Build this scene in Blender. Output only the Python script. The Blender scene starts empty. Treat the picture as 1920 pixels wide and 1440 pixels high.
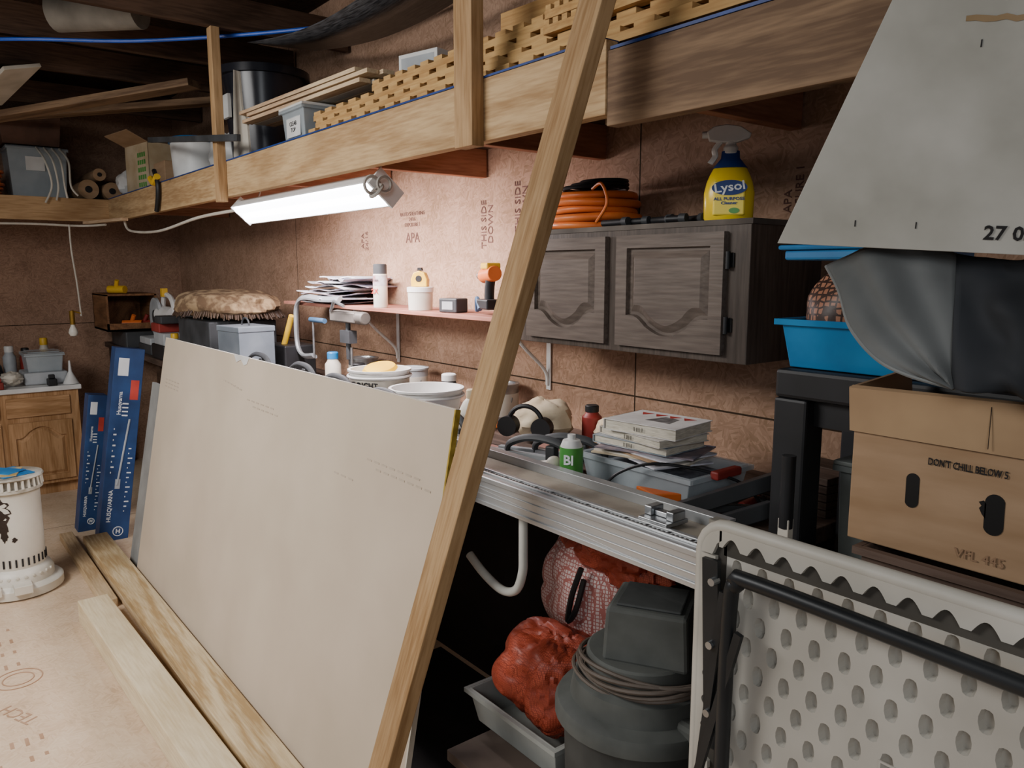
import bpy, bmesh, math, random
from mathutils import Vector, Matrix, noise
random.seed(7)
rad=math.radians
COL=bpy.context.scene.collection

# ---------------------------------------------------------------- materials
def lin(h):
    h=h.lstrip('#'); r=[int(h[i:i+2],16)/255 for i in (0,2,4)]
    return tuple([(c/12.92 if c<=.04045 else ((c+.055)/1.055)**2.4) for c in r])+(1,)
MATS={}
def mat(name,c1,c2=None,rough=.6,metal=0,scale=6,stretch=(1,1,1),bump=.0,trans=0,alpha=1,emis=0,detail=4,spec=.4,lo=.35,hi=.65):
    if name in MATS: return MATS[name]
    m=bpy.data.materials.new(name); m.use_nodes=True; nt=m.node_tree; N=nt.nodes; Lk=nt.links
    b=N['Principled BSDF']
    b.inputs['Roughness'].default_value=rough; b.inputs['Metallic'].default_value=metal
    b.inputs['Specular IOR Level'].default_value=spec
    b.inputs['Transmission Weight'].default_value=trans
    b.inputs['Alpha'].default_value=alpha
    a=lin(c1); d=lin(c2) if c2 else tuple([x*.72 for x in a[:3]])+(1,)
    tc=N.new('ShaderNodeTexCoord'); mp=N.new('ShaderNodeMapping'); mp.inputs['Scale'].default_value=stretch
    Lk.new(tc.outputs['Object'],mp.inputs['Vector'])
    nz=N.new('ShaderNodeTexNoise'); nz.inputs['Scale'].default_value=scale; nz.inputs['Detail'].default_value=detail
    Lk.new(mp.outputs[0],nz.inputs['Vector'])
    cr=N.new('ShaderNodeValToRGB'); cr.color_ramp.elements[0].position=lo; cr.color_ramp.elements[1].position=hi
    cr.color_ramp.elements[0].color=d; cr.color_ramp.elements[1].color=a
    Lk.new(nz.outputs['Fac'],cr.inputs[0]); Lk.new(cr.outputs[0],b.inputs['Base Color'])
    if bump:
        bp=N.new('ShaderNodeBump'); bp.inputs['Strength'].default_value=bump; bp.inputs['Distance'].default_value=.01
        Lk.new(nz.outputs['Fac'],bp.inputs['Height']); Lk.new(bp.outputs[0],b.inputs['Normal'])
    if emis:
        b.inputs['Emission Color'].default_value=a; b.inputs['Emission Strength'].default_value=emis
    MATS[name]=m; return m
def wood(name,c1,c2,axis='x',rings=5,rough=.7,knots=True,gr=.15,mult=20,blot=.45):
    if name in MATS: return MATS[name]
    m=bpy.data.materials.new(name); m.use_nodes=True; nt=m.node_tree; N=nt.nodes; Lk=nt.links
    b=N['Principled BSDF']; b.inputs['Roughness'].default_value=rough; b.inputs['Specular IOR Level'].default_value=.25
    tc=N.new('ShaderNodeTexCoord'); mp=N.new('ShaderNodeMapping')
    s={'x':(.08,1,1),'y':(1,.08,1),'z':(1,1,.08)}[axis]; mp.inputs['Scale'].default_value=s
    Lk.new(tc.outputs['Object'],mp.inputs['Vector'])
    n1=N.new('ShaderNodeTexNoise'); n1.inputs['Scale'].default_value=rings; n1.inputs['Detail'].default_value=1.5; n1.inputs['Distortion'].default_value=.5
    Lk.new(mp.outputs[0],n1.inputs['Vector'])
    mu=N.new('ShaderNodeMath'); mu.operation='MULTIPLY'; mu.inputs[1].default_value=mult*2; Lk.new(n1.outputs['Fac'],mu.inputs[0])
    si=N.new('ShaderNodeMath'); si.operation='SINE'; Lk.new(mu.outputs[0],si.inputs[0])
    n2=N.new('ShaderNodeTexNoise'); n2.inputs['Scale'].default_value=110; n2.inputs['Detail'].default_value=3; Lk.new(mp.outputs[0],n2.inputs['Vector'])
    ad=N.new('ShaderNodeMath'); ad.operation='MULTIPLY_ADD'; ad.inputs[1].default_value=gr; Lk.new(si.outputs[0],ad.inputs[0]); Lk.new(n2.outputs['Fac'],ad.inputs[2])
    cr=N.new('ShaderNodeValToRGB'); e=cr.color_ramp.elements; e[0].position=.25; e[1].position=.72; e[0].color=lin(c2); e[1].color=lin(c1)
    Lk.new(ad.outputs[0],cr.inputs[0])
    out=cr.outputs[0]
    n4=N.new('ShaderNodeTexNoise'); n4.inputs['Scale'].default_value=3; n4.inputs['Detail'].default_value=5; Lk.new(tc.outputs['Object'],n4.inputs['Vector'])
    m4=N.new('ShaderNodeMapRange'); m4.inputs[1].default_value=.45; m4.inputs[2].default_value=.75; m4.inputs[3].default_value=0; m4.inputs[4].default_value=blot; Lk.new(n4.outputs['Fac'],m4.inputs[0])
    x4=N.new('ShaderNodeMixRGB'); x4.inputs[2].default_value=tuple([x*.8 for x in lin(c2)[:3]])+(1,); Lk.new(m4.outputs[0],x4.inputs[0]); Lk.new(out,x4.inputs[1]); out=x4.outputs[0]
    if knots:
        n3=N.new('ShaderNodeTexVoronoi'); n3.inputs['Scale'].default_value=4.5
        mp2=N.new('ShaderNodeMapping'); mp2.inputs['Scale'].default_value={'x':(.7,1,1),'y':(1,.7,1),'z':(1,1,.7)}[axis]
        Lk.new(tc.outputs['Object'],mp2.inputs[0]); Lk.new(mp2.outputs[0],n3.inputs['Vector'])
        lt=N.new('ShaderNodeMapRange'); lt.inputs[1].default_value=.03; lt.inputs[2].default_value=.09; lt.inputs[3].default_value=.75; lt.inputs[4].default_value=0
        Lk.new(n3.outputs['Distance'],lt.inputs[0])
        mx=N.new('ShaderNodeMixRGB'); mx.inputs[2].default_value=tuple([x*.35 for x in lin(c2)[:3]])+(1,)
        Lk.new(lt.outputs[0],mx.inputs[0]); Lk.new(out,mx.inputs[1]); out=mx.outputs[0]
    Lk.new(out,b.inputs['Base Color'])
    bp=N.new('ShaderNodeBump'); bp.inputs['Strength'].default_value=.2; bp.inputs['Distance'].default_value=.003
    Lk.new(ad.outputs[0],bp.inputs['Height']); Lk.new(bp.outputs[0],b.inputs['Normal'])
    MATS[name]=m; return m
def osb(name,c1,c2,c3,ax=('X','Z'),seams=((),()),sc=1.0,amp=.4):
    m=bpy.data.materials.new(name); m.use_nodes=True; nt=m.node_tree; N=nt.nodes; Lk=nt.links
    b=N['Principled BSDF']; b.inputs['Roughness'].default_value=.8; b.inputs['Specular IOR Level'].default_value=.2
    tc=N.new('ShaderNodeTexCoord'); sp=N.new('ShaderNodeSeparateXYZ'); Lk.new(tc.outputs['Object'],sp.inputs[0])
    cb=N.new('ShaderNodeCombineXYZ'); Lk.new(sp.outputs[ax[0]],cb.inputs[0]); Lk.new(sp.outputs[ax[1]],cb.inputs[1])
    outs=[]
    for i,ang in enumerate((12,74,-48)):
        mp=N.new('ShaderNodeMapping'); mp.vector_type='TEXTURE'; mp.inputs['Rotation'].default_value=(0,0,rad(ang)); mp.inputs['Scale'].default_value=(.05*sc,.011*sc,1); mp.inputs['Location'].default_value=(i*3.1,i*1.7,0)
        Lk.new(cb.outputs[0],mp.inputs[0])
        v=N.new('ShaderNodeTexVoronoi'); v.inputs['Scale'].default_value=1; Lk.new(mp.outputs[0],v.inputs['Vector'])
        bw=N.new('ShaderNodeSeparateColor'); Lk.new(v.outputs['Color'],bw.inputs[0]); outs.append(bw.outputs[0])
    nz=N.new('ShaderNodeTexVoronoi'); nz.inputs['Scale'].default_value=26/sc; Lk.new(cb.outputs[0],nz.inputs['Vector'])
    sx=N.new('ShaderNodeSeparateColor'); Lk.new(nz.outputs['Color'],sx.inputs[0])
    g1=N.new('ShaderNodeMath'); g1.operation='GREATER_THAN'; g1.inputs[1].default_value=.4; Lk.new(sx.outputs[0],g1.inputs[0])
    g2=N.new('ShaderNodeMath'); g2.operation='GREATER_THAN'; g2.inputs[1].default_value=.72; Lk.new(sx.outputs[0],g2.inputs[0])
    def mixf(f,a,bb):
        x=N.new('ShaderNodeMix'); x.data_type='FLOAT'; Lk.new(f,x.inputs[0]); Lk.new(a,x.inputs[2]); Lk.new(bb,x.inputs[3]); return x.outputs[0]
    v=mixf(g2.outputs[0],mixf(g1.outputs[0],outs[0],outs[1]),outs[2])
    fn=N.new('ShaderNodeTexNoise'); fn.inputs['Scale'].default_value=5; fn.inputs['Detail'].default_value=10; fn.inputs['Roughness'].default_value=.62; Lk.new(cb.outputs[0],fn.inputs['Vector'])
    ad=N.new('ShaderNodeMath'); ad.operation='MULTIPLY_ADD'; ad.inputs[1].default_value=amp; Lk.new(v,ad.inputs[0])
    s2=N.new('ShaderNodeMath'); s2.operation='MULTIPLY'; s2.inputs[1].default_value=1-amp; Lk.new(fn.outputs['Fac'],s2.inputs[0]); Lk.new(s2.outputs[0],ad.inputs[2])
    cr=N.new('ShaderNodeValToRGB'); e=cr.color_ramp.elements; e[0].position=.22; e[0].color=lin(c3); e[1].position=.78; e[1].color=lin(c1)
    k=e.new(.47); k.color=lin(c2)
    Lk.new(ad.outputs[0],cr.inputs[0]); out=cr.outputs[0]
    for axi,vals in zip(ax,seams):
        for val in vals:
            su=N.new('ShaderNodeMath'); su.operation='SUBTRACT'; su.inputs[1].default_value=val; Lk.new(sp.outputs[axi],su.inputs[0])
            ab=N.new('ShaderNodeMath'); ab.operation='ABSOLUTE'; Lk.new(su.outputs[0],ab.inputs[0])
            lt=N.new('ShaderNodeMath'); lt.operation='LESS_THAN'; lt.inputs[1].default_value=.003; Lk.new(ab.outputs[0],lt.inputs[0])
            mx=N.new('ShaderNodeMixRGB'); mx.inputs[2].default_value=tuple([x*.18 for x in lin(c3)[:3]])+(1,); Lk.new(lt.outputs[0],mx.inputs[0]); Lk.new(out,mx.inputs[1]); out=mx.outputs[0]
    Lk.new(out,b.inputs['Base Color'])
    bp=N.new('ShaderNodeBump'); bp.inputs['Strength'].default_value=.12; bp.inputs['Distance'].default_value=.002; Lk.new(v,bp.inputs['Height']); Lk.new(bp.outputs[0],b.inputs['Normal'])
    MATS[name]=m; return m

# ---------------------------------------------------------------- mesh builder
def cat(pts,n=6,closed=False):
    P=[Vector(p) for p in pts]; o=[]; L=len(P)
    rng=range(L if closed else L-1)
    for i in rng:
        p0=P[(i-1)%L] if (closed or i>0) else P[0]; p1=P[i]; p2=P[(i+1)%L]; p3=P[(i+2)%L] if (closed or i+2<L) else P[-1]
        for k in range(n):
            t=k/n; o.append(.5*((2*p1)+(p2-p0)*t+(2*p0-5*p1+4*p2-p3)*t*t+(3*p1-p0-3*p2+p3)*t**3))
    if not closed: o.append(P[-1])
    return o
class B:
    def __init__(s): s.v=[]; s.f=[]
    def add(s,vs,fs):
        o=len(s.v); s.v+=[tuple(x) for x in vs]; s.f+=[tuple(i+o for i in f) for f in fs]; return s
    def box(s,x0,x1,y0,y1,z0,z1):
        return s.add([(x0,y0,z0),(x1,y0,z0),(x1,y1,z0),(x0,y1,z0),(x0,y0,z1),(x1,y0,z1),(x1,y1,z1),(x0,y1,z1)],[(0,3,2,1),(4,5,6,7),(0,1,5,4),(1,2,6,5),(2,3,7,6),(3,0,4,7)])
    def hexa(s,p):
        return s.add(p,[(0,3,2,1),(4,5,6,7),(0,1,5,4),(1,2,6,5),(2,3,7,6),(3,0,4,7)])
    def cyl(s,a,b,r0,r1=None,n=24,cap=True):
        r1=r0 if r1 is None else r1; a=Vector(a); b=Vector(b); d=(b-a).normalized(); u=d.orthogonal().normalized(); w=d.cross(u)
        vs=[a+(u*math.cos(2*math.pi*i/n)+w*math.sin(2*math.pi*i/n))*r0 for i in range(n)]+[b+(u*math.cos(2*math.pi*i/n)+w*math.sin(2*math.pi*i/n))*r1 for i in range(n)]
        fs=[(i,(i+1)%n,n+(i+1)%n,n+i) for i in range(n)]
        if cap: fs+=[tuple(range(n))[::-1],tuple(range(n,2*n))]
        return s.add(vs,fs)
    def lathe(s,prof,c=(0,0,0),n=32,sx=1,sy=1):
        vs=[];fs=[]
        for r,z in prof:
            for i in range(n):
                t=2*math.pi*i/n; vs.append((c[0]+sx*r*math.cos(t),c[1]+sy*r*math.sin(t),c[2]+z))
        for k in range(len(prof)-1):
            for i in range(n): fs.append((k*n+i,k*n+(i+1)%n,(k+1)*n+(i+1)%n,(k+1)*n+i))
        if prof[0][0]>1e-5: fs.append(tuple(range(n))[::-1])
        if prof[-1][0]>1e-5: fs.append(tuple(range((len(prof)-1)*n,len(prof)*n)))
        return s.add(vs,fs)
    def tube(s,pts,r,n=8,closed=False,flat=1):
        P=[Vector(p) for p in pts]; vs=[];fs=[]; L=len(P); u=None
        for i in range(L):
            if closed: t=P[(i+1)%L]-P[i-1]
            else: t=P[min(i+1,L-1)]-P[max(i-1,0)]
            t.normalize()
            if u is None: u=t.orthogonal().normalized()
            else:
                u=u-t*u.dot(t); u.normalize()
            w=t.cross(u)
            for k in range(n):
                a=2*math.pi*k/n; vs.append(P[i]+u*math.cos(a)*r+w*math.sin(a)*r*flat)
        for i in range(L if closed else L-1):
            j=(i+1)%L
            for k in range(n): fs.append((i*n+k,i*n+(k+1)%n,j*n+(k+1)%n,j*n+k))
        if not closed: fs+=[tuple(range(n))[::-1],tuple(range((L-1)*n,L*n))]
        return s.add(vs,fs)
    def ring(s,c,R,r,ax='z',n=36,m=8,sx=1,sy=1,a0=0,a1=360):
        pts=[]
        full=abs(a1-a0)>=360
        for i in range(n if full else n+1):
            t=rad(a0)+rad(a1-a0)*i/n; x=R*math.cos(t)*sx;y=R*math.sin(t)*sy
            pts.append({'z':(c[0]+x,c[1]+y,c[2]),'y':(c[0]+x,c[1],c[2]+y),'x':(c[0],c[1]+x,c[2]+y)}[ax])
        return s.tube(pts,r,m,closed=full)
    def prism(s,poly,plane,a,b):
        n=len(poly)
        def P(p,h): return {'xz':(p[0],h,p[1]),'xy':(p[0],p[1],h),'yz':(h,p[0],p[1])}[plane]
        vs=[P(p,a) for p in poly]+[P(p,b) for p in poly]
        return s.add(vs,[tuple(range(n))[::-1],tuple(range(n,2*n))]+[(i,(i+1)%n,n+(i+1)%n,n+i) for i in range(n)])
    def blob(s,c,r,amp=.1,freq=3,n=24,m=16,seed=0,pw=1.0,crease=0,cf=9):
        vs=[];fs=[]
        for j in range(m+1):
            ph=math.pi*j/m-math.pi/2
            for i in range(n):
                th=2*math.pi*i/n
                def sp(x): return math.copysign(abs(x)**pw,x)
                d=Vector((sp(math.cos(ph))*sp(math.cos(th)),sp(math.cos(ph))*sp(math.sin(th)),sp(math.sin(ph))))
                k=1+amp*noise.noise(Vector((d.x*freq+seed,d.y*freq,d.z*freq)))*2
                if crease: k-=crease*(1-min(1,abs(noise.noise(Vector((d.x*cf+seed,d.y*cf,d.z*cf*.5)))*4)))
                else: k+=amp*.5*noise.noise(Vector((d.x*freq*3+seed,d.y*freq*3,d.z*freq*3)))
                vs.append((c[0]+d.x*r[0]*k,c[1]+d.y*r[1]*k,c[2]+d.z*r[2]*k))
        for j in range(m):
            for i in range(n): fs.append((j*n+i,j*n+(i+1)%n,(j+1)*n+(i+1)%n,(j+1)*n+i))
        return s.add(vs,fs)
    def make(s,name,m,parent=None,loc=(0,0,0),rot=(0,0,0),bevel=0,smooth=False,label=None,cat=None,group=None,solid=0,kind=None):
        me=bpy.data.meshes.new(name); me.from_pydata(s.v,[],s.f); me.update()
        bm=bmesh.new(); bm.from_mesh(me)
        bmesh.ops.remove_doubles(bm,verts=bm.verts,dist=1e-5)
        bmesh.ops.recalc_face_normals(bm,faces=bm.faces)
        if smooth:
            for f in bm.faces: f.smooth=True
            for e in bm.edges:
                if len(e.link_faces)==2 and e.calc_face_angle(0)>rad(38): e.smooth=False
        bm.to_mesh(me); bm.free()
        o=bpy.data.objects.new(name,me); COL.objects.link(o); me.materials.append(m)
        o.location=loc; o.rotation_euler=[rad(a) for a in rot]
        if parent: o.parent=parent
        if solid:
            md=o.modifiers.new('solid','SOLIDIFY'); md.thickness=solid; md.offset=0
        if bevel:
            md=o.modifiers.new('bevel','BEVEL'); md.width=bevel; md.segments=2; md.limit_method='ANGLE'; md.angle_limit=rad(40)
        if label: o['label']=label
        if cat: o['category']=cat
        if group: o['group']=group
        if kind: o['kind']=kind
        return o
def thing(name,label,cat,loc=(0,0,0),rot=(0,0,0),group=None):
    e=bpy.data.objects.new(name,None); e.empty_display_size=.05; COL.objects.link(e); e.location=loc; e.rotation_euler=[rad(a) for a in rot]
    e['label']=label; e['category']=cat
    if group: e['group']=group
    return e
def text(body,size,m,parent,loc,rot=(90,0,0),name='lettering',align='CENTER',bold=0,sx=1):
    c=bpy.data.curves.new('txt','FONT'); c.body=body; c.size=size; c.align_x=align; c.align_y='CENTER'; c.extrude=.0004; c.offset=bold; c.resolution_u=2
    t=bpy.data.objects.new('txt',c); COL.objects.link(t); bpy.context.view_layer.update()
    me=bpy.data.meshes.new_from_object(t.evaluated_get(bpy.context.evaluated_depsgraph_get()))
    bpy.data.objects.remove(t); me.materials.clear(); me.materials.append(m)
    o=bpy.data.objects.new(name,me); COL.objects.link(o); o.location=loc; o.rotation_euler=[rad(a) for a in rot]; o.scale=(sx,1,1)
    if parent: o.parent=parent
    return o
def slab(x0,x1,y0,y1,z0,z1,name,m,bevel=.002,rot=(0,0,0),**k):
    cx,cy=(x0+x1)/2,(y0+y1)/2
    return B().box(x0-cx,x1-cx,y0-cy,y1-cy,0,z1-z0).make(name,m,loc=(cx,cy,z0),bevel=bevel,rot=rot,**k)
def beam(a,b,w,t,name,m,up=(0,-1,0),bevel=.002,ext=0,**k):
    a=Vector(a); b=Vector(b); d=(b-a); L=d.length; d.normalize(); n=Vector(up); n=(n-d*n.dot(d)).normalized(); s=d.cross(n)
    o=B().box(0,L,-w/2,w/2,-t/2,t/2).make(name,m,bevel=bevel,**k)
    M=Matrix((d,s,n)).transposed().to_4x4(); M.translation=a
    o.matrix_world=M
    return o

# palette
pine=wood('pine','#cbac82','#a5835c'); pineZ=wood('pine_z','#ba9870','#92704a','z')
pineY=wood('pine_y','#bb9a72','#967450','y')
pale=wood('pale_pine','#e6d6b6','#d0ba94',gr=.10,rings=4); pale2=wood('pale_pine_old','#d0b896','#a98c68')
grainy=wood('grainy_pine','#dcc8a4','#b2946a',rings=8,knots=False,gr=.2,mult=12)
aged=wood('aged_timber','#92775c','#6a5340',gr=.2,blot=.2); darkw=wood('dark_joist','#5a4436','#3c2c22',knots=False); darkwY=wood('dark_joist_y','#5c4638','#3a2a20','y',knots=False)
studm=wood('stud_wood','#b99870','#92704a','x')
oak=wood('oak','#bc946c','#987048','z',knots=False); oakY=wood('oak_y','#bc946c','#987048','y',knots=False)
espresso=wood('espresso','#60554d','#453c36','z',knots=False,rough=.45,rings=9,gr=.1)
espx=wood('espresso_x','#766a61','#5a4f48','x',knots=False,rough=.4,rings=9,gr=.06)
red_ply=wood('red_ply','#b07868','#8a5648','x',knots=False)
darkbrd=wood('dark_board','#66544a','#42342c','x',knots=False)
white=mat('white_plastic','#e2e2e0','#cccac6',rough=.4); offw=mat('off_white','#d6d0c4','#bcb5a6',rough=.5)
black=mat('black_plastic','#222225','#141415',rough=.5); dgrey=mat('dark_grey_plastic','#414346','#2c2e30',rough=.55)
grey=mat('grey_plastic','#808890','#69717a',rough=.5); lgrey=mat('light_grey','#b2b6b9','#989ca0',rough=.5)
steel=mat('steel','#b9bbbd','#8a8c8e',rough=.32,metal=.85,scale=12); alu=mat('aluminium','#cfd1d2','#b0b2b3',rough=.38,metal=.6,scale=3,stretch=(.1,1,8))
orange=mat('orange_plastic','#e87f3c','#cc6428',rough=.4); yellow=mat('yellow_plastic','#e6bc38','#cfa020',rough=.4)
blue=mat('blue_plastic','#2484c0','#1a68a4',rough=.35); navy=mat('navy_card','#2a4878','#20365e',rough=.5)
card=mat('cardboard','#a88a6c','#947657',rough=.85,scale=4,stretch=(1,1,6)); redm=mat('red_plastic','#9c3a34','#78241e',rough=.5)
ink=mat('ink','#242122','#181617',rough=.8); inkb=mat('brown_ink','#6c4c44','#5c3f38',rough=.9); wink=mat('white_ink','#e6e8ea','#d4d6d8',rough=.6)
redink=mat('red_ink','#c4453a','#a03028',rough=.6); blueink=mat('blue_ink','#24448c','#18306a',rough=.5); orink=mat('stamp_ink','#b08e74','#a07e62',rough=.9)
clear=mat('clear_plastic','#c9d2d6','#b4bec4',rough=.2,alpha=.45); paper=mat('paper','#dadade','#b4b4be',rough=.7,scale=20)
cord=mat('cord_white','#d8d2c6','#bdb6a8',rough=.5); green=mat('green_label','#5aa048','#3a8236',rough=.4)
cream=mat('cream_cloth','#dccdb2','#bba88a',rough=.85,scale=9,bump=.4)

# ---------------------------------------------------------------- camera
a=rad(38.4);p=rad(8.43)
F=Vector((-math.cos(a)*math.cos(p),math.sin(a)*math.cos(p),-math.sin(p))); R=Vector((math.sin(a),math.cos(a),0)); U=R.cross(F)
cam=bpy.data.cameras.new('camera'); co=bpy.data.objects.new('camera',cam); COL.objects.link(co)
cam.sensor_width=36; cam.lens=36*1450/1920; cam.clip_start=.02
M=Matrix((R,U,-F)).transposed().to_4x4(); M.translation=(0,0,1.65); co.matrix_world=M
bpy.context.scene.camera=co

# ---------------------------------------------------------------- room
wallm=osb('osb_wall','#b8967e','#a07f69','#84684f',('X','Z'),((-1.83,-4.70),(1.21,)),sc=.62,amp=.30)
wallm2=osb('osb_wall_side','#ae8d75','#967662','#7a5f4c',('Y','Z'),((-.6,),(1.21,)),sc=.62,amp=.30)
floorm=osb('osb_floor','#d8c2a8','#ccb296','#b69a7e',('X','Y'),((-5.6,),(.10,-1.1)),sc=.7,amp=.22)
ceilm=osb('osb_ceiling','#443429','#36291f','#241a15',('X','Y'))  # dark brown carries the shade of the upper room in its colour
B().box(-7.25,2.6,2.0,2.06,0,3.1).make('wall_back',wallm,kind='structure')
B().box(-7.31,-7.25,-2.6,2.06,0,3.1).make('wall_left',wallm2,kind='structure')
B().box(-7.31,2.66,-2.66,2.06,-.05,0).make('floor',floorm,kind='structure')
B().box(-7.31,2.66,-2.66,2.06,3.1,3.15).make('ceiling',ceilm,kind='structure')
def stamp(body,size,x,z,rz=0,m=inkb):
    t=text(body,size,m,None,(x,1.998,z),(90,rz,0)); t['kind']='structure'; t.name='trim_1'
stamp("THIS SIDE\nDOWN",.048,-2.69,1.84,-90)
stamp("APA",.07,-3.30,1.80,0); stamp("RATED SHEATHING\n24/16\nEXPOSURE 1",.026,-3.30,1.89,0)
stamp("APA\n24/16",.045,-3.79,1.80,-90); stamp("THIS SIDE\nDOWN",.048,-2.46,1.9,-90); stamp("APA\nEXPOSURE 1",.035,-1.25,1.84,-90)
B().ring((-3.55,.25,.0005),.085,.003,n=30,m=4).ring((-3.55,.25,.0005),.055,.003,n=30,m=4).make('trim_2',orink,kind='structure')
t=text("TECH",.075,orink,None,(-3.25,.22,.001),(0,0,205)); t.name='trim_3'; t['kind']='structure'
b=B()
for i in range(12):
    for k in range(5):
        w=.02+random.random()*.04; x=-4.1+i*.13; y=.08+k*.045
        if abs(x+3.5)<.18 or abs(x+3.2)<.14 or random.random()<.3: continue
        b.box(x,x+w,y,y+.012,0,.001)
b.make('trim_4',orink,kind='structure')

for i,x in enumerate((-6.4,-5.3,-4.6,-3.9,-2.8,-1.82,-.8)):
    slab(x-.02,x+.02,-2.5,1.98,2.78,2.93,'ceiling_joist',darkwY,label='dark aged ceiling joist above the storage loft',cat='joist',group='ceiling joists')
beam((-7.2,-.4,2.45),(-4.75,1.45,2.70),.12,.04,'rafter',aged,up=(0,0,1),label='rough brown diagonal rafter board near the ceiling',cat='rafter')
beam((-7.1,.25,2.68),(-5.0,1.9,2.72),.1,.04,'rafter',aged,up=(0,0,1),label='rough brown diagonal rafter board near the ceiling',cat='rafter')

# ---------------------------------------------------------------- loft
slab(-6.52,-1.31,1.31,1.348,2.0,2.165,'loft_beam',pine,label='long pale pine beam along the storage loft edge',cat='beam')
slab(-1.31,.9,1.315,1.353,1.975,2.14,'loft_beam',aged,label='aged brown rough timber beam of the loft',cat='beam')
B().box(-.019,.019,-1.9,1.9,0,.165).make('loft_beam',pineY,loc=(-6.54,-.56,2.0),bevel=.002,label='pine beam of the loft along the side wall',cat='beam')
slab(-6.52,.9,1.36,1.99,2.145,2.165,'loft_deck',darkw,label='dark board deck of the storage loft',cat='shelf')
slab(-7.24,-6.565,-2.4,1.99,2.145,2.165,'loft_deck',darkw,label='dark board deck of the loft on the side wall',cat='shelf')
slab(-6.5,-1.32,1.3085,1.36,2.1655,2.171,'tarp_edge',blueink,bevel=0,label='thin dark blue tarp edge on the loft beam',cat='tarp')
slab(-1.3,.9,1.313,1.36,2.1405,2.147,'tarp_edge',blueink,bevel=0,label='thin dark blue tarp edge on the loft beam',cat='tarp')
jr=wood('joist_red','#b07c5e','#8c5c42','y',knots=False)
for x in (-5.9,-5.1,-4.3,-3.5,-2.7,-2.0,-1.25,-.4):
    slab(x-.019,x+.019,1.355,1.99,2.03,2.1449,'loft_joist',jr,label='pine joist under the storage loft deck',cat='joist',group='loft joists')
slab(-1.86,-1.775,1.268,1.309,1.985,2.779,'loft_post',pineZ,label='pine post fixed to the front of the loft beam',cat='post',group='loft posts')
slab(-3.93,-3.87,1.268,1.309,1.975,2.779,'loft_post',pineZ,label='pine post fixed to the front of the loft beam',cat='post',group='loft posts')
slab(-1.36,-1.27,1.36,1.40,1.99,2.144,'loft_post',aged,label='short dark timber cleat joining two loft beams',cat='post')

def notched(L):
    b=B().box(0,L,0,.045,0,.021)
    x=.0
    while x<L-.05:
        b.box(x,x+.062,0.003,.045,.0205,.036); x+=.104
    return b
nm=wood('lath','#cfa86e','#ac8250',knots=False)
first=None
def nb(x,y,z,rz=0,L=2.3,grp='notched boards on the loft'):
    global first
    if first is None:
        first=notched(2.3).make('notched_board',nm,loc=(x,y,z),rot=(0,0,rz),bevel=.001); o=first
    else:
        o=first.copy(); COL.objects.link(o); o.location=(x,y,z); o.rotation_euler=(0,0,rad(rz))
    o.scale=(L/2.3,1,1)
    o['label']='pine board with regular square notches stacked on the loft'; o['category']='board'; o['group']=grp
nb(-3.05,1.365,2.1715); nb(-3.02,1.385,2.2095); nb(-3.08,1.405,2.2475,L=2.25)
nb(-2.6,1.415,2.2855,L=1.8)
nb(-1.6,1.37,2.2475,L=.75); nb(-1.6,1.375,2.2855,L=.75); nb(-1.55,1.385,2.3235,L=.65); nb(-.70,1.37,2.1715,L=1.2); nb(-.74,1.38,2.2095,L=1.2); nb(-.78,1.39,2.2475,L=1.2)
slab(-1.9,-1.2,1.48,1.52,2.166,2.39,'wood_strip',nm,rot=(0,0,3),label='narrow pine board standing behind the notched boards',cat='board')
tm=wood('trim_wood','#dcc4a0','#b8987a',knots=False)
for i in range(7):
    x=-3.85+random.random()*.2; y=1.40+ (i%3)*.055; z=2.338+(i//3)*.022
    beam((x,y,z+.01),(x+1.1,y+.05,z+.012),.05,.016,'trim_strip',tm if i!=1 else offw,up=(0,0,1),label='pale wooden trim strip in a loose bundle on the loft',cat='board',group='trim strips on the loft')
def container(name,x0,x1,y0,y1,z0,h,body,lid,label,cat='container'):
    e=thing(name,label,cat,((x0+x1)/2,(y0+y1)/2,z0)); w=(x1-x0)/2; d=(y1-y0)/2; t=.006; s=.9
    b=B()
    o=[(-w*s,-d*s,0),(w*s,-d*s,0),(w*s,d*s,0),(-w*s,d*s,0),(-w,-d,h),(w,-d,h),(w,d,h),(-w,d,h)]
    i=[(-w*s+t,-d*s+t,t),(w*s-t,-d*s+t,t),(w*s-t,d*s-t,t),(-w*s+t,d*s-t,t),(-w+t,-d+t,h),(w-t,-d+t,h),(w-t,d-t,h),(-w+t,d-t,h)]
    b.add(o+i,[(0,3,2,1),(0,1,5,4),(1,2,6,5),(2,3,7,6),(3,0,4,7),(8,9,10,11),(8,12,13,9),(9,13,14,10),(10,14,15,11),(11,15,12,8),(4,5,13,12),(5,6,14,13),(6,7,15,14),(7,4,12,15)])
    b.make('body',body,e,bevel=.002)
    r=.010
    b=B().box(-w-r,w+r,-d-r,-d,h-.012,h).box(-w-r,w+r,d,d+r,h-.012,h).box(-w-r,-w,-d,d,h-.012,h).box(w,w+r,-d,d,h-.012,h)
    b.make('rim',body,e)
    if lid: B().box(-w-r,w+r,-d-r,d+r,h,h+.01).box(-w*.85,w*.85,-d*.85,d*.85,h+.01,h+.018).make('lid',lid,e,bevel=.003)
    return e
c=container('plastic_container',-3.32,-3.1,1.37,1.6,2.1715,.145,clear,white,'clear plastic container with white label and lid under trim strips')
B().box(-.07,.07,-.112,-.11,.03,.11).make('paper_label',white,c)
text("CLEAR\nTOP",.025,ink,c,(0,-.113,.07))
c=thing('trash_bin','tall black plastic bin with white label on the loft','bin',(-4.3,1.68,2.166))
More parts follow.
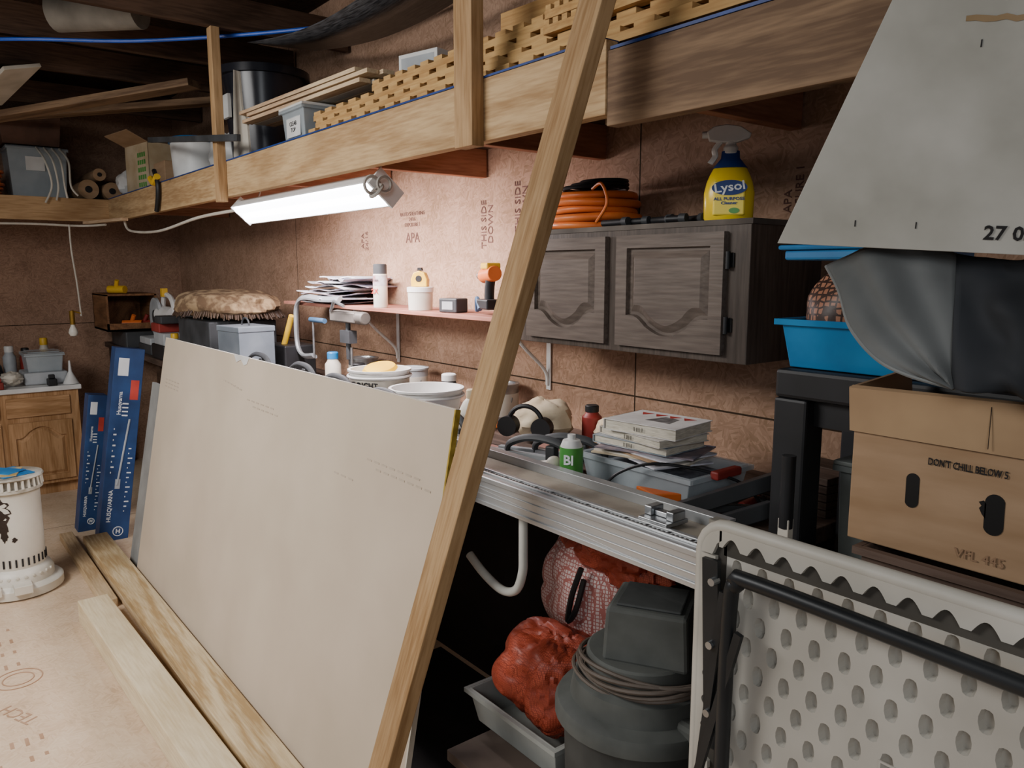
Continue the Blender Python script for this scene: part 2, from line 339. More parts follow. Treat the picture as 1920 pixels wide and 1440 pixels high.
B().lathe([(.17,0),(.22,.5),(.245,.5),(.245,.54),(.225,.54),(.16,.02),(.0,.02)]).make('body',mat('smoke_plastic','#24252c','#181920',rough=.25),c,smooth=True)
B().box(-.05,.05,-.218,-.2,.28,.4).make('paper_label',white,c)
B().prism([(-4.03,2.172),(-3.80,2.172),(-3.82,2.36),(-3.88,2.42),(-3.90,2.60),(-3.97,2.62),(-4.0,2.4)],'xz',1.40,1.41).make('white_board_scrap',offw,label='jagged off-white board scrap standing behind the loft post',cat='board')
c=thing('storage_box','small open white box behind the notched boards','box',(-2.62,1.68,2.166),(0,0,14))
B().box(-.1,.1,-.07,.07,0,.29).make('body',white,c,bevel=.002)
B().box(-.085,.085,-.0712,-.0702,.19,.275).make('window',lgrey,c)
c=thing('cardboard_box','open cardboard carton with printed side on the loft','box',(-6.0,1.57,2.166),(0,0,8))
B().box(-.2,.2,-.17,-.164,0,.34).box(-.2,.2,.164,.17,0,.34).box(-.2,-.194,-.17,.17,0,.34).box(.194,.2,-.17,.17,0,.34).box(-.2,.2,-.17,.17,0,.006).make('body',mat('print_card','#c9b79a','#b09a78',rough=.8),c)
B().hexa([(-.2,-.17,.34),(.2,-.17,.34),(.2,-.168,.342),(-.2,-.168,.342),(-.2,-.30,.40),(.2,-.30,.40),(.2,-.30,.405),(-.2,-.30,.405)]).make('flap',card,c)
B().hexa([(-.2,-.17,.34),(-.2,.17,.34),(-.202,.17,.342),(-.202,-.17,.342),(-.3,-.17,.42),(-.3,.17,.42),(-.302,.17,.422),(-.302,-.17,.422)]).make('flap',card,c)
b=B()
for i in range(5):
    for j in range(4): b.box(.02+j*.035,.045+j*.035,-.1715,-.1705,.05+i*.05,.08+i*.05)
b.make('printed_pictures',green,c)
c=thing('storage_tub','white tub with a blue lid on the loft','tub',(-5.1,1.56,2.166))
B().lathe([(.15,0),(.165,.24),(.165,.25)]).make('body',white,c,smooth=True); B().lathe([(.175,.245),(.175,.27),(.165,.28)]).make('lid',blue,c,smooth=True)
B().blob((0,0,.14),(.15,.12,.13),.10,2,seed=3,crease=.08).make('plastic_bag',white,loc=(-4.70,1.62,2.166),smooth=True,label='crumpled white plastic bag on the loft',cat='bag')
beam((-5.0,1.25,2.40),(-3.52,1.25,2.225),.03,.02,'metal_channel',dgrey,label='dark metal channel resting against the loft post',cat='bar')
c=thing('spring_clamp','yellow and black spring clamp clipped to the loft beam','clamp',(-5.1,1.29,2.0))
B().tube(cat([(0,0,0),(.05,0,.08),(.06,0,.16),(0,0,.24)]),.014).make('jaw',black,c,smooth=True); B().tube(cat([(-.09,0,.2),(-.02,0,.17),(.06,0,.2)]),.02).make('handle',yellow,c,smooth=True)
c=container('storage_tote',-7.1,-6.75,.72,1.1,2.166,.36,clear,grey,'translucent storage tote with grey lid and hanging cables','tote')
B().box(.178,.18,-.08,.04,.2,.3).make('paper_label',white,c)
container('storage_tote',-7.1,-6.75,.68,1.08,2.55,.22,mat('brown_tote','#6a4a3a','#4c3426'),None,'brown storage bin stacked on a translucent tote','tote')
for k,(y,z) in enumerate(((1.2,2.24),(1.36,2.235),(1.28,2.352))):
    r=(.07,.065,.045)[k]
    c=thing('paper_roll','brown kraft paper roll lying on the loft','roll',(-6.62,y,z),group='paper rolls on the loft')
    B().cyl((-.55,0,0),(.03,0,0),r).make('roll',card,c,smooth=True); B().cyl((.028,0,0),(.034,0,0),r*.35).make('core',ink,c)
c=B()
for k in range(7): c.ring((-6.75,.56,2.19+.03*k),.1+.01*(k%3),.012,n=24,m=6,sx=.8)
c.make('extension_cord',orange,smooth=True,label='coiled orange extension cord on the loft',cat='cord')
for k in range(4):
    B().tube(cat([(-6.72,.9+k*.05,2.53),(-6.52,.92+k*.05,2.42),(-6.5,.95+k*.04,2.25),(-6.49,.9+k*.07,2.12+.02*k)]),.007).make('cable',cord,smooth=True,label='loose pale cable hanging over the loft edge',cat='cable',group='cables over the loft edge')
B().blob((0,0,.115),(.1,.11,.11),.12,2,seed=9,crease=.08).make('plastic_bag',white,loc=(-6.42,1.47,2.166),smooth=True,label='crumpled white plastic bag in the loft corner',cat='bag')
for k in range(5):
    beam((-5.55+.1*k,1.80+.035*k,2.18),(-4.55+.05*k,1.82+.035*k,2.18+.08*k),.03,.015,'wood_strip',tm,up=(0,0,1),label='dim wooden strip lying at the back of the loft',cat='board',group='strips at the loft back')
slab(-5.62,-5.36,1.42,1.66,2.166,2.34,'cardboard_carton',card,label='small closed cardboard carton on the loft',cat='box',bevel=.004)
slab(-7.1,-6.75,.0,.38,2.166,2.45,'cardboard_carton',card,label='closed cardboard carton on the side loft',cat='box',bevel=.004)
B().tube(cat([(-5.6,-.4,2.765),(-4.7,.5,2.765),(-4.25,1.1,2.765),(-3.43,1.72,2.765),(-2.6,1.95,2.765)],10),.009).make('blue_hose',mat('blue_hose','#2858c4','#1c44a0',rough=.35),smooth=True,label='thin blue hose strung below the ceiling joists',cat='hose')
c=thing('canvas_roll','grey canvas roll tucked between the ceiling joists','roll',(-4.22,.90,2.86))
B().cyl((-.18,-.18,.0),(.12,.12,.0),.09,n=20).make('roll',mat('canvas','#8a857c','#6c675f',rough=.9,bump=.3),c,smooth=True); B().cyl((.12,.12,.0),(.124,.124,.0),.03).make('core',ink,c)
beam((-5.75,.52,2.62),(-5.15,.66,2.75),.2,.02,'white_duct',offw,up=(0,-.3,1),label='white duct section stored below the ceiling',cat='duct')
b=B(); vs=[];n=18
for i in range(n+1):
    for k in range(2):
        t=i/n; vs.append((-3.9+1.9*t,1.45+.35*k,2.74-.10*math.sin(math.pi*t)+.02*k))
b.add(vs,[(2*i,2*i+1,2*i+3,2*i+2) for i in range(n)])
b.make('plastic_sheet',mat('grey_film','#55565a','#242528',rough=.3,scale=14,stretch=(1,8,1)),smooth=True,solid=.003,label='sagging grey plastic film stored under the ceiling',cat='sheet')

# ---------------------------------------------------------------- fluorescent light
c=thing('shop_light','white fluorescent shop light glowing under the loft beam','light',(-3.19,1.38,1.915),(-42,0,0))
refl=mat('reflector_enamel','#f2f2f0','#e8e8e6',rough=.4)
B().prism([(-.062,.0),(-.045,.06),(.045,.06),(.062,.0),(.057,-.002),(.04,.053),(-.04,.053),(-.057,-.002)],'yz',-.70,.70).make('reflector',refl,c)
tubem=mat('tube_glow','#f6f8ff','#f2f5ff',emis=14)
for y in (-.029,.029): B().cyl((-.695,y,.012),(.695,y,.012),.025,n=16).make('fluorescent_tube',tubem,c,smooth=True)
B().box(-.712,-.70,-.062,.062,-.01,.065).make('end_cap',refl,c); B().box(.70,.712,-.062,.062,-.01,.065).make('end_cap',refl,c)
b=B().ring((.735,-.03,-.02),.028,.006,'y',n=20,m=6).ring((.72,-.05,-.01),.03,.006,'x',n=20,m=6).ring((.755,-.03,.01),.026,.006,'x',n=20,m=6)
b.make('coiled_cord',mat('cord_grey','#b8b2aa','#98928a'),c,smooth=True)
B().cyl((-.6,.0,.055),(-.6,-.03,.12),.004).make('hanger',steel,c); B().cyl((.6,0,.055),(.6,-.03,.12),.004).make('hanger',steel,c)
B().tube(cat([(-5.95,1.29,1.985),(-5.8,1.29,1.91),(-5.1,1.29,1.88),(-4.3,1.29,1.92),(-3.91,1.36,1.94)],8),.008).make('lamp_cable',cord,smooth=True,label='white power cord sagging from the shop light',cat='cable')
B().tube(cat([(-6.51,-.8,1.985),(-6.51,.3,1.965),(-6.50,.8,1.97),(-6.49,1.1,1.965),(-6.2,1.22,1.965)],8),.008).make('lamp_cable',cord,smooth=True,label='white power cord along the side loft beam',cat='cable')
beam((-6.5,1.15,1.988),(-5.85,1.27,1.988),.05,.02,'wood_strip',tm,up=(0,0,1),label='thin pale wooden strip fixed below the loft corner',cat='board')
c=thing('hanging_bulb','bare light bulb hanging on a white cord','lamp',(-6.45,1.03,1.19))
B().tube(cat([(0,0,.78),(.005,.0,.6),(0,.02,.35),(0,.03,.12)],6),.006).make('cord',cord,c,smooth=True)
B().cyl((0,-.03,.06),(0,-.03,.16),.018).cyl((0,-.03,.16),(0,.03,.14),.006).make('socket',mat('brass','#b08a3c','#8a6a2a',metal=.7,rough=.35),c,smooth=True)
B().lathe([(.0,-.03),(.022,-.022),(.032,0),(.026,.025),(.014,.05),(.014,.062)],(0,-.03,0),20).make('bulb',mat('bulb_glass','#e8e4d8','#dcd8cc',rough=.2),c,smooth=True)

# ---------------------------------------------------------------- cabinet doors
def cabinet_door(parent,w,h,loc,rot,m,m2,arch='bottom',name='door'):
    fr=.042
    def poly(ins):
        hw=w/2-fr-ins; zt=h/2-fr*.85-ins; zb=-h/2+fr*.85+ins; n=28; dr=h*.17
        def prof(u):
            au=abs(u)
            if au>.86: return 0
            if au<.5: return .55+.45*math.cos(au/.5*math.pi/2)
            return .55*(1-math.sin((au-.5)/.36*math.pi/2))
        if arch=='bottom':
            return [(hw*(-1+2*i/n),zb+dr-dr*prof(-1+2*i/n)) for i in range(n+1)]+[(hw*(1-2*i/n),zt) for i in range(n+1)]
        return [(hw*(-1+2*i/n),zt-dr+dr*prof(-1+2*i/n)) for i in range(n+1)]+[(hw*(1-2*i/n),zb) for i in range(n+1)]
    n=28
    s=1 if arch=='bottom' else -1
    outer=[(w/2*(-1+2*i/n),-s*h/2) for i in range(n+1)]+[(w/2*(1-2*i/n),s*h/2) for i in range(n+1)]
    p0=poly(0); N_=len(p0)
    loops=[(outer,.0),(outer,-.018),(p0,-.018),(poly(.002),-.004),(poly(.010),-.004),(poly(.030),-.016)]
    vs=[]
    for lp,y in loops: vs+=[(x,y,z) for x,z in lp]
    fs=[]
    for l in range(len(loops)-1):
        for i in range(N_): j=(i+1)%N_; fs.append((l*N_+i,l*N_+j,(l+1)*N_+j,(l+1)*N_+i))
    o=(len(loops)-1)*N_
    for i in range(n):
        fs.append((o+i,o+i+1,o+N_-2-i,o+N_-1-i))
    return B().add(vs,fs).make(name,m,parent,loc=loc,rot=rot)
c=thing('wall_cabinet','dark stained oak two-door cabinet mounted on the wall','cabinet',(-1.61,1.67,1.41))
B().box(-.455,.455,0,.329,0,.36).make('body',espresso,c,bevel=.002)
B().box(-.46,.46,-.003,.329,.352,.366).make('top_board',mat('dusty_dark','#6a625a','#463f3a',rough=.8),c)
d1=cabinet_door(c,.365,.315,(-.215,0,.178),(0,0,0),espx,espx)
d2=cabinet_door(c,.375,.315,(.2,0,.178),(0,0,0),espx,espx)
for d_,sx_ in ((d2,.197),(d1,-.19)):
    for z in (-.08,.085): B().cyl((sx_,-.012,z-.022),(sx_,-.012,z+.022),.006,n=10).box(sx_-.002,sx_+.012,-.004,-.001,z-.018,z+.018).make('hinge',black,d_)
b=B()
for tr in range(5):
    rr=(.138,.146,.135,.143,.132)[tr]; pts=[]
    for i in range(40):
        t=2*math.pi*i/40; q=rr+.004*math.sin(3*t+tr); pts.append((-1.88+q*math.cos(t)+.004*(tr%2),1.835+q*math.sin(t),1.7895+tr*.0235+.003*math.sin(2*t+tr*1.7)))
    b.tube(pts,.0125,10,closed=True)
for tr in range(4):
    b.ring((-1.88,1.835,1.795+tr*.027),.108,.0125,n=36,m=8)
b.tube(cat([(-1.75,1.72,1.795),(-1.70,1.715,1.85),(-1.74,1.73,1.91),(-1.80,1.75,1.90)],6),.005,8)
b.make('air_hose',orange,smooth=True,label='coiled bright orange air hose on the wall cabinet',cat='hose')
b=B()
for k in range(3): b.ring((-1.88+.02*k,1.84,1.912+.009*k),.10-.018*k,.0065,n=30,m=6,sx=1.1+.1*k)
b.make('black_cable',black,smooth=True,label='coiled black cable on top of the orange hose',cat='cable')
def spray(loc,rz,label):
    e=thing('spray_bottle',label,'bottle',loc,(0,0,rz)); e.scale=(1.12,1.1,.91)
    ym=mat('cleaner_yellow','#f2d428','#e6c01c',rough=.25)
    B().lathe([(.050,0),(.054,.008),(.055,.080),(.050,.11),(.044,.13),(.036,.15),(.018,.176),(.0155,.19)],sx=1.05,sy=.62).make('bottle',ym,e,smooth=True)
    B().lathe([(.0370,.150),(.0200,.178),(.0190,.198),(.012,.199)],sx=1.08,sy=.72).make('shrink_collar',blueink,e,smooth=True)
    b=B().lathe([(.017,.19),(.017,.21),(.012,.215),(.012,.225)],n=18)
    b.prism([(-.05,.228),(-.056,.252),(-.04,.268),(-.01,.272),(.02,.266),(.045,.245),(.042,.233),(.015,.222),(-.02,.222)],'xz',-.012,.012)
    b.make('spray_head',white,e,bevel=.003,smooth=True)
    B().tube(cat([(-.022,0,.228),(-.036,0,.205),(-.035,0,.185),(-.046,0,.165)]),.0055,flat=1.6).make('trigger',white,e,smooth=True)
    B().cyl((-.066,0,.246),(-.05,0,.246),.010,n=12).make('nozzle',white,e)
    y=-.0352
    B().box(-.036,.036,y,-.02,.015,.112).make('front_label',mat('label_yellow','#f8e05a','#f2d640',rough=.4),e,bevel=.004)
    B().prism([(.040*math.cos(t*math.pi/12),.092+.021*math.sin(t*math.pi/12)) for t in range(24)],'xz',y-.002,y).make('label_badge',blueink,e)
    text("Lysol",.034,wink,e,(0,y-.0025,.093),(90,-8,0),bold=.0006)
    text("ALL PURPOSE\nCleaner",.0115,blueink,e,(0,y-.001,.055),bold=.0003)
    B().prism([(.012*math.cos(t*math.pi/8)+.012,.028+.008*math.sin(t*math.pi/8)) for t in range(16)],'xz',y-.001,y).make('lemon_mark',green,e)
    return e
spray((-1.285,1.75,1.776),37,'yellow all-purpose cleaner spray bottle with white trigger')
for k,(x,y,L) in enumerate(((-1.70,1.70,.09),(-1.60,1.71,.05),(-1.52,1.72,.06),(-1.45,1.70,.04),(-1.66,1.75,.05),(-1.56,1.77,.07),(-1.48,1.78,.05),(-1.42,1.76,.06))):
    e=thing('socket_tool','small black steel socket tool on the cabinet top','tool',(x,y,1.776),(0,0,random.randint(-30,30)),group='socket tools on the cabinet')
    B().cyl((0,0,.012),(L,0,.012),.010,n=10).make('shaft',black,e,smooth=True); B().cyl((L,0,.013),(L+.02,0,.013),.013,n=12).make('socket',dgrey,e,smooth=True)

# ---------------------------------------------------------------- wall shelf
slab(-4.25,-2.02,1.72,1.995,1.458,1.474,'wall_shelf',red_ply,label='thin reddish plywood shelf on white brackets',cat='shelf')
for x in (-3.45,-2.28):
    e=thing('shelf_bracket','white metal shelf bracket fixed to the wall','bracket',(x,1.99,1.20),group='shelf brackets')
    B().box(-.012,.012,0,.004,-.02,.256).box(-.012,.012,-.24,0,.25,.256).make('angle_plate',white,e)
    B().tube(cat([(0,-.005,.0),(0,-.02,.06),(0,-.13,.16),(0,-.2,.24)]),.007).make('brace',white,e,smooth=True)
mc=mat('magazine_cover','#9aa0b4','#c8b8b4',scale=15); mc2=mat('magazine_cover_dark','#5c5f70','#a08c8c',scale=18)
for k in range(11):
    w=.28+random.random()*.16; n=10; vs=[]; hz=.004+random.random()*.007; ph=random.random()*6; fq=.5+random.random()*.6
    for s_ in (0,.005):
        for i in range(n+1):
            for j in (-.12,.12): vs.append((-w/2+w*i/n,j,s_+hz*math.sin(i*fq+ph+j*4)+hz))
    o=2*(n+1); fs=[]
    for i in range(n): fs+=[(2*i,2*i+1,2*i+3,2*i+2),(o+2*i,o+2*i+1,o+2*i+3,o+2*i+2),(2*i,2*i+2,o+2*i+2,o+2*i),(2*i+1,2*i+3,o+2*i+3,o+2*i+1)]
    fs+=[(0,1,o+1,o),(2*n,2*n+1,o+2*n+1,o+2*n)]
    B().add(vs,fs).make('magazine',(paper,mc,paper,mc2)[k%4],loc=(-3.72+random.uniform(-.09,.09),1.86+random.uniform(-.015,.015),1.475+k*.0125),rot=(0,random.uniform(-1,1),random.uniform(-24,24)),smooth=True,label='worn curled magazine in a loose stack on the shelf',cat='magazine',group='magazines on the shelf')
e=thing('spray_paint_can','white spray paint can with dark cap on the shelf','can',(-3.20,1.76,1.475))
B().lathe([(.031,0),(.033,.005),(.033,.15),(.026,.163)],n=24).make('can',offw,e,smooth=True); B().lathe([(.031,.155),(.031,.195),(.027,.2)],n=24).make('cap',dgrey,e,smooth=True)
B().lathe([(.0335,.10),(.0335,.148)],n=24).make('label_band',mat('can_band','#c9c9cc','#8c5a5a',scale=20),e,smooth=True)
text("RUST-OLEUM",.012,ink,e,(.01,-.035,.125),(90,0,25),sx=.6); text("2X",.03,redink,e,(.01,-.035,.075),(90,0,25),bold=.001)
e=thing('white_tub','round white plastic tub with a ribbed lid on the shelf','tub',(-2.90,1.79,1.475))
B().lathe([(.052,0),(.055,.08)],n=28).make('body',offw,e,smooth=True); B().lathe([(.058,.078),(.058,.098),(.054,.1)],n=28).make('lid',white,e,smooth=True)
e=thing('tape_measure','yellow tape measure standing on the white tub','tape measure',(-2.90,1.79,1.576),(0,0,40))
B().prism([(-.035,0),(.035,0),(.037,.03),(.025,.06),(.0,.068),(-.025,.06),(-.037,.03)],'xz',-.02,.02).make('case',yellow,e,bevel=.004)
B().cyl((0,-.022,.034),(0,-.02,.034),.014).make('badge',ink,e)
B().prism([(-.01,.068),(.012,.068),(.008,.082),(-.008,.082)],'xz',-.01,.01).make('lock_button',ink,e)
e=thing('small_device','small dark box with grey face on the shelf','device',(-2.66,1.80,1.475),(0,0,12))
B().box(-.05,.05,-.035,.035,0,.058).make('body',dgrey,e,bevel=.005); B().box(-.03,.03,-.037,-.035,.012,.045).make('face_plate',lgrey,e)
e=thing('power_tool','orange, yellow and black cordless tool on the shelf','power tool',(-2.44,1.82,1.475),(0,0,-15))
B().box(-.05,.06,-.035,.035,.02,.06).make('battery',black,e,bevel=.006)
B().tube(cat([(0,0,.05),(.005,0,.1),(.02,0,.15)]),.02,10).make('handle',black,e,smooth=True)
B().cyl((-.05,0,.15),(.06,0,.16),.03,n=20).make('motor_housing',orange,e,smooth=True,bevel=.003)
B().box(-.02,.05,-.03,.03,.175,.20).make('top_guard',yellow,e,bevel=.006); B().cyl((-.10,0,.15),(-.05,0,.15),.016,n=14).make('chuck',steel,e,smooth=True)
B().tube(cat([(-.13,0,.01),(-.08,-.02,.06),(-.02,-.03,.02)]),.01).make('belt_hook',mat('bluegrey','#4a6a8c','#34506c'),e,smooth=True)
e=thing('deep_throat_clamp','large silver deep-throat clamp hanging at the shelf edge','clamp',(-3.8,1.70,1.19))
B().tube(cat([(.30,0,.315),(.1,0,.31),(-.12,0,.315),(-.22,0,.27),(-.24,0,.17),(-.23,0,.05),(-.16,0,.0),(-.02,0,.01)],8),.019,8,flat=.6).make('frame',mat('clamp_silver','#b8bcc0','#94989c',rough=.35,metal=.4),e,smooth=True)
B().cyl((-.05,0,.20),(.12,0,.2),.013).make('handle',mat('bluegrey','#4a6a8c','#34506c'),e,smooth=True); B().cyl((-.02,0,.0),(-.02,0,.2),.006).make('screw',steel,e)
e=thing('pipe_clamp','grey cast metal bench tool mounted at the shelf edge','tool',(-3.42,1.69,1.20))
cg=mat('cast_grey','#7c7670','#5a5652',rough=.5,metal=.3)
B().box(-.12,.14,-.03,.03,.20,.25).cyl((-.1,0,.225),(.2,0,.225),.03,n=16).make('head',cg,e,bevel=.006,smooth=True)
B().cyl((.02,0,.02),(.02,0,.20),.012).box(-.03,.07,-.02,.02,.1,.16).make('spindle',dgrey,e,smooth=True); B().cyl((.05,0,-.02),(.05,0,.08),.006).make('drill_bit',steel,e)
B().tube([(-.1,-.03,.25),(-.02,-.05,.30),(.08,-.05,.28)],.008).make('lever',steel,e,smooth=True)
B().cyl((-4.05,1.68,1.40),(-4.25,1.66,1.06),.016,n=12).make('yellow_pole',yellow,smooth=True,label='yellow tool pole leaning on the bench',cat='pole')

# ---------------------------------------------------------------- workbench
e=thing('workbench','long dark wooden workbench along the wall','workbench',(-4.05,1.57,0))
B().box(-3.15,3.13,-.23,.42,1.01,1.05).make('bench_top',darkbrd,e,bevel=.003)
B().box(-3.15,3.13,.2,.22,.0,1.01).make('shade_board',mat('under_shade','#1c1613','#120e0c',rough=.9),e)  # near-black board added so the space under the bench reads as shade
for x in (-3.1,-1.6,0,1.2): B().box(x-.045,x+.045,-.2,-.11,0,1.01).make('leg',darkw,e)
e=thing('saw_fence_rail','silver extruded aluminium fence rail along the bench edge','rail',(-1.5,1.15,1.05))
B().box(-.7,.65,.0,.014,-.005,.07).box(-.7,.65,-.004,0,.058,.07).box(-.7,.65,-.004,0,-.005,.006).box(-.7,.65,-.002,0,.02,.024).box(-.7,.65,-.002,0,.04,.044).make('front_face',alu,e,bevel=.001)
B().box(-.7,.65,.0,.06,.064,.07).box(-.7,.65,.06,.075,.05,.066).box(-.7,.65,.02,.026,.07,.075).box(-.7,.65,.045,.05,.07,.074).make('top_flange',alu,e,bevel=.001)
b=B()
for i in range(110): b.box(-.69+i*.012,-.684+i*.012,.030,.040+(.005 if i%5==0 else 0),.0702,.0708)
b.make('scale_marks',ink,e)['kind']='stuff'
B().box(-.7,.57,.08,.155,.0,.062).make('table_insert',mat('dusty_steel','#a89f90','#8b8274',rough=.6,metal=.3,scale=14),e)
B().box(-.7,.57,.155,.16,.0,.085).box(-.7,.57,.16,.185,.079,.085).make('back_fence',alu,e,bevel=.001)
B().box(.645,.652,-.004,.1,-.01,.072).make('end_plate',dgrey,e)
B().box(.41,.49,.06,.13,.066,.076).box(.41,.43,.08,.12,.076,.096).box(.47,.49,.08,.12,.076,.096).box(.43,.47,.09,.11,.076,.088).make('stop_block',steel,e,bevel=.002)
B().tube(cat([(0,.03,-.01),(0,.03,-.12),(-.003,.03,-.18),(-.03,.03,-.235),(-.09,.03,-.255),(-.17,.03,-.235),(-.24,.03,-.2)],8),.012,12).make('curved_support_tube',mat('painted_tube','#c9c8c0','#b4b2a8',rough=.35),e,loc=(.02,.03,0),smooth=True)

# ---------------------------------------------------------------- bench clutter
def bucket(x,y,z,r0,r1,h,m,label,name='bucket'):
    e=thing(name,label,'bucket',(x,y,z))
    B().lathe([(r0,0),(r1,h),(r1+.008,h),(r1+.008,h+.008),(r1-.004,h+.008),(r0-.004,.01)]).make('body',m,e,smooth=True)
    B().ring((0,0,h-.02),r1+.006,.006,n=32,m=6).make('rim',m,e,smooth=True)
    return e
e=bucket(-2.88,1.57,1.05,.115,.125,.18,white,'white plastic bucket with red and dark print on the bench')
B().lathe([(.1212,.07),(.1262,.15)],n=40).make('label_band',offw,e,smooth=True)
for s_,m_,z_ in (("RE-RIGHT",ink,.13),("BT 14,73 L",redink,.1)): text(s_,.034,m_,e,(.06,-.113,z_),(90,0,28),bold=.001)
B().lathe([(.02,0),(.065,0),(.075,.012),(.065,.024),(.02,.024)],n=28).make('yellow_disc',yellow,loc=(-2.89,1.58,1.222),rot=(12,8,0),smooth=True,label='yellow plastic disc lying on the white bucket',cat='disc')
bucket(-2.56,1.60,1.05,.12,.14,.135,white,'wide white plastic tub with rolled rim on the bench','wide_tub')
for k,(x,m_) in enumerate(((-3.95,dgrey),(-3.45,black),(-3.05,lgrey),(-2.66,dgrey),(-2.28,black))):
    slab(x-.15,x+.15,1.345,1.435,1.05,(1.165,1.165,1.15,1.14,1.12)[k],'plastic_case',m_,bevel=.006,label='flat plastic tool case among bench clutter',cat='case',group='tool cases on the bench')
def barclamp(loc,rz,L=.34,s=1):
    e=thing('bar_clamp','black and grey bar clamp lying among the bench clutter','clamp',loc,(0,0,rz),group='bar clamps on the bench')
    B().box(-L,.1,-.01,.01,.0,.018).make('bar',lgrey,e,bevel=.002)
    B().tube(cat([(-.1,0,.01),(-.09,0,.04),(-.02,0,.065),(.07,0,.06),(.12,0,.03),(.11,0,.0)],6),.009*s,8,flat=1.4).make('handle',dgrey,e,smooth=True)
    B().box(.04,.07,-.015,.015,.0,.05).make('jaw',dgrey,e,bevel=.004)
for l,r in (((-3.80,1.39,1.166),5),((-3.28,1.39,1.166),3),((-2.93,1.39,1.151),4),((-2.52,1.38,1.141),3),((-2.13,1.39,1.121),4),((-1.64,1.50,1.10),24),((-1.68,1.42,1.10),18)): barclamp(l,r,L=.22)
e=thing('bottle','cream plastic bottle with a capped neck on the bench','bottle',(-2.14,1.52,1.05))
B().lathe([(.045,0),(.05,.02),(.05,.11),(.03,.15),(.016,.165)]).make('body',offw,e,smooth=True); B().lathe([(.019,.163),(.019,.19),(.015,.194)],n=18).make('cap',cream,e,smooth=True)
B().blob((0,0,.075),(.11,.10,.075),.10,2.2,seed=12,crease=.06).make('cloth_bag',cream,loc=(-2.04,1.76,1.05),smooth=True,label='lumpy cream cloth bag on the bench',cat='bag')
B().blob((0,0,.055),(.08,.07,.055),.12,2.5,seed=20,crease=.06).make('cloth_bag',cream,loc=(-1.80,1.88,1.05),smooth=True,label='small cream cloth bundle on the bench',cat='bag')
e=thing('headphones','black ear defenders resting on the bench','headphones',(-1.96,1.61,1.10),(0,0,30))
B().ring((0,0,.04),.06,.008,'y',a0=0,a1=180,n=18).make('headband',black,e,smooth=True)
for s_ in (-.06,.06): B().cyl((s_,-.02,.03),(s_,.02,.03),.034).make('ear_cup',black,e,smooth=True)
pinkw=wood('cedar','#b8877a','#90645a','x',knots=False)
for k in range(9):
    beam((-2.06+.03*k,1.46+.045*(k%3),1.061+.018*(k//3)),(-1.74+.02*k,1.47+.045*(k%3),1.061+.018*(k//3)),.042,.016,'cedar_strip',(pinkw,darkbrd,lgrey)[k%3] if k<8 else pinkw,up=(0,0,1),label='reddish or dark strip in a small pile on the bench',cat='board',group='wood strips on the bench')
e=thing('plunger_handle','white rounded plastic handle lying on the bench','handle',(-1.62,1.365,1.065))
B().cyl((-.08,0,.015),(.05,.02,.05),.014,n=14).blob((.06,.02,.055),(.022,.022,.02),0).make('grip',offw,e,smooth=True)
e=container('clear_bin',-1.54,-1.16,1.47,1.71,1.05,.095,clear,None,'clear plastic bin with red handles holding papers','bin')
B().box(.195,.22,-.05,.05,.085,.107).make('handle',redm,e,bevel=.005); B().box(-.22,-.195,-.05,.05,.085,.107).make('handle',redm,e,bevel=.005)
B().box(-.155,.155,-.095,.095,.008,.07).make('contents',mat('junk','#9a9fa8','#5c5f68',scale=30),e)
for k in range(6):
    B().box(-.14,.14,-.09,.09,0,.004).make('paper_sheet',(paper,cream,offw,card,paper,mc2)[k],loc=(-1.40+random.uniform(-.04,.04),1.59,1.147+k*.0042),rot=(0,0,random.uniform(-20,20)),label='loose paper folder on the clear bin',cat='paper',group='papers on the bin')
bc=[mat('book_cover_a','#6a7c88','#b0b4b8',scale=14),mat('book_cover_b','#d2ccc4','#b4aea4',scale=14),mat('book_cover_c','#e6e2de','#cfcac4',scale=16)]
pg=mat('page_edge','#dcd4c4','#b4ac9a',scale=40,stretch=(1,1,20))
for k,(th,w,rz) in enumerate(((.022,.25,4),(.02,.24,-6),(.03,.23,7))):
    z=1.174+(0,.023,.044)[k]
    e=thing('book','paperback book in a stack on the clear bin','book',(-1.40+.015*k,1.59,z),(0,0,rz),group='books on the bin')
    B().box(-w/2+.004,w/2-.003,-.085,.085,.002,th-.002).make('pages',pg,e)
    B().box(-w/2,w/2,-.09,.09,0,.002).box(-w/2,w/2,-.09,.09,th-.002,th).box(-w/2,-w/2+.002,-.09,.09,0,th).make('cover',bc[k],e)
    if k==2:
        b=B().prism([(-.02,-.03),(.06,-.035),(.05,.03),(.0,.04)],'xy',th,th+.0004); b.make('cover_photo',mat('photo_grey','#8a8684','#5c5856',scale=40),e)
        b=B()
        for i in range(4): b.prism([(-.09+i*.045,.06),(-.07+i*.045,.03),(-.05+i*.045,.06)],'xy',th,th+.0005)
        b.make('cover_print',redink,e)
    text("|| |||| ||",.012,ink,e,(0,-.0905,th/2))
e=thing('spray_can','green and white duster spray can behind the rail','can',(-1.485,1.38,1.05))
B().lathe([(.030,0),(.031,.004),(.031,.13),(.023,.15),(.010,.153)],n=24).make('can',white,e,smooth=True); B().lathe([(.0316,.0),(.0316,.132)],n=24).make('label_band',green,e,smooth=True)
B().lathe([(.011,.15),(.011,.165)],n=12).make('nozzle',white,e); text("Bl",.036,wink,e,(.018,-.0275,.10),(90,0,35),bold=.001)
B().tube(cat([(-1.40,1.39,1.06),(-1.35,1.42,1.13),(-1.24,1.46,1.17),(-1.12,1.60,1.13),(-1.08,1.66,1.06)],8),.004).make('black_cable',black,smooth=True,label='thin black cable looped over the clear bin',cat='cable')
darkt=mat('tool_black','#2e2f31','#1e1f20',rough=.5)
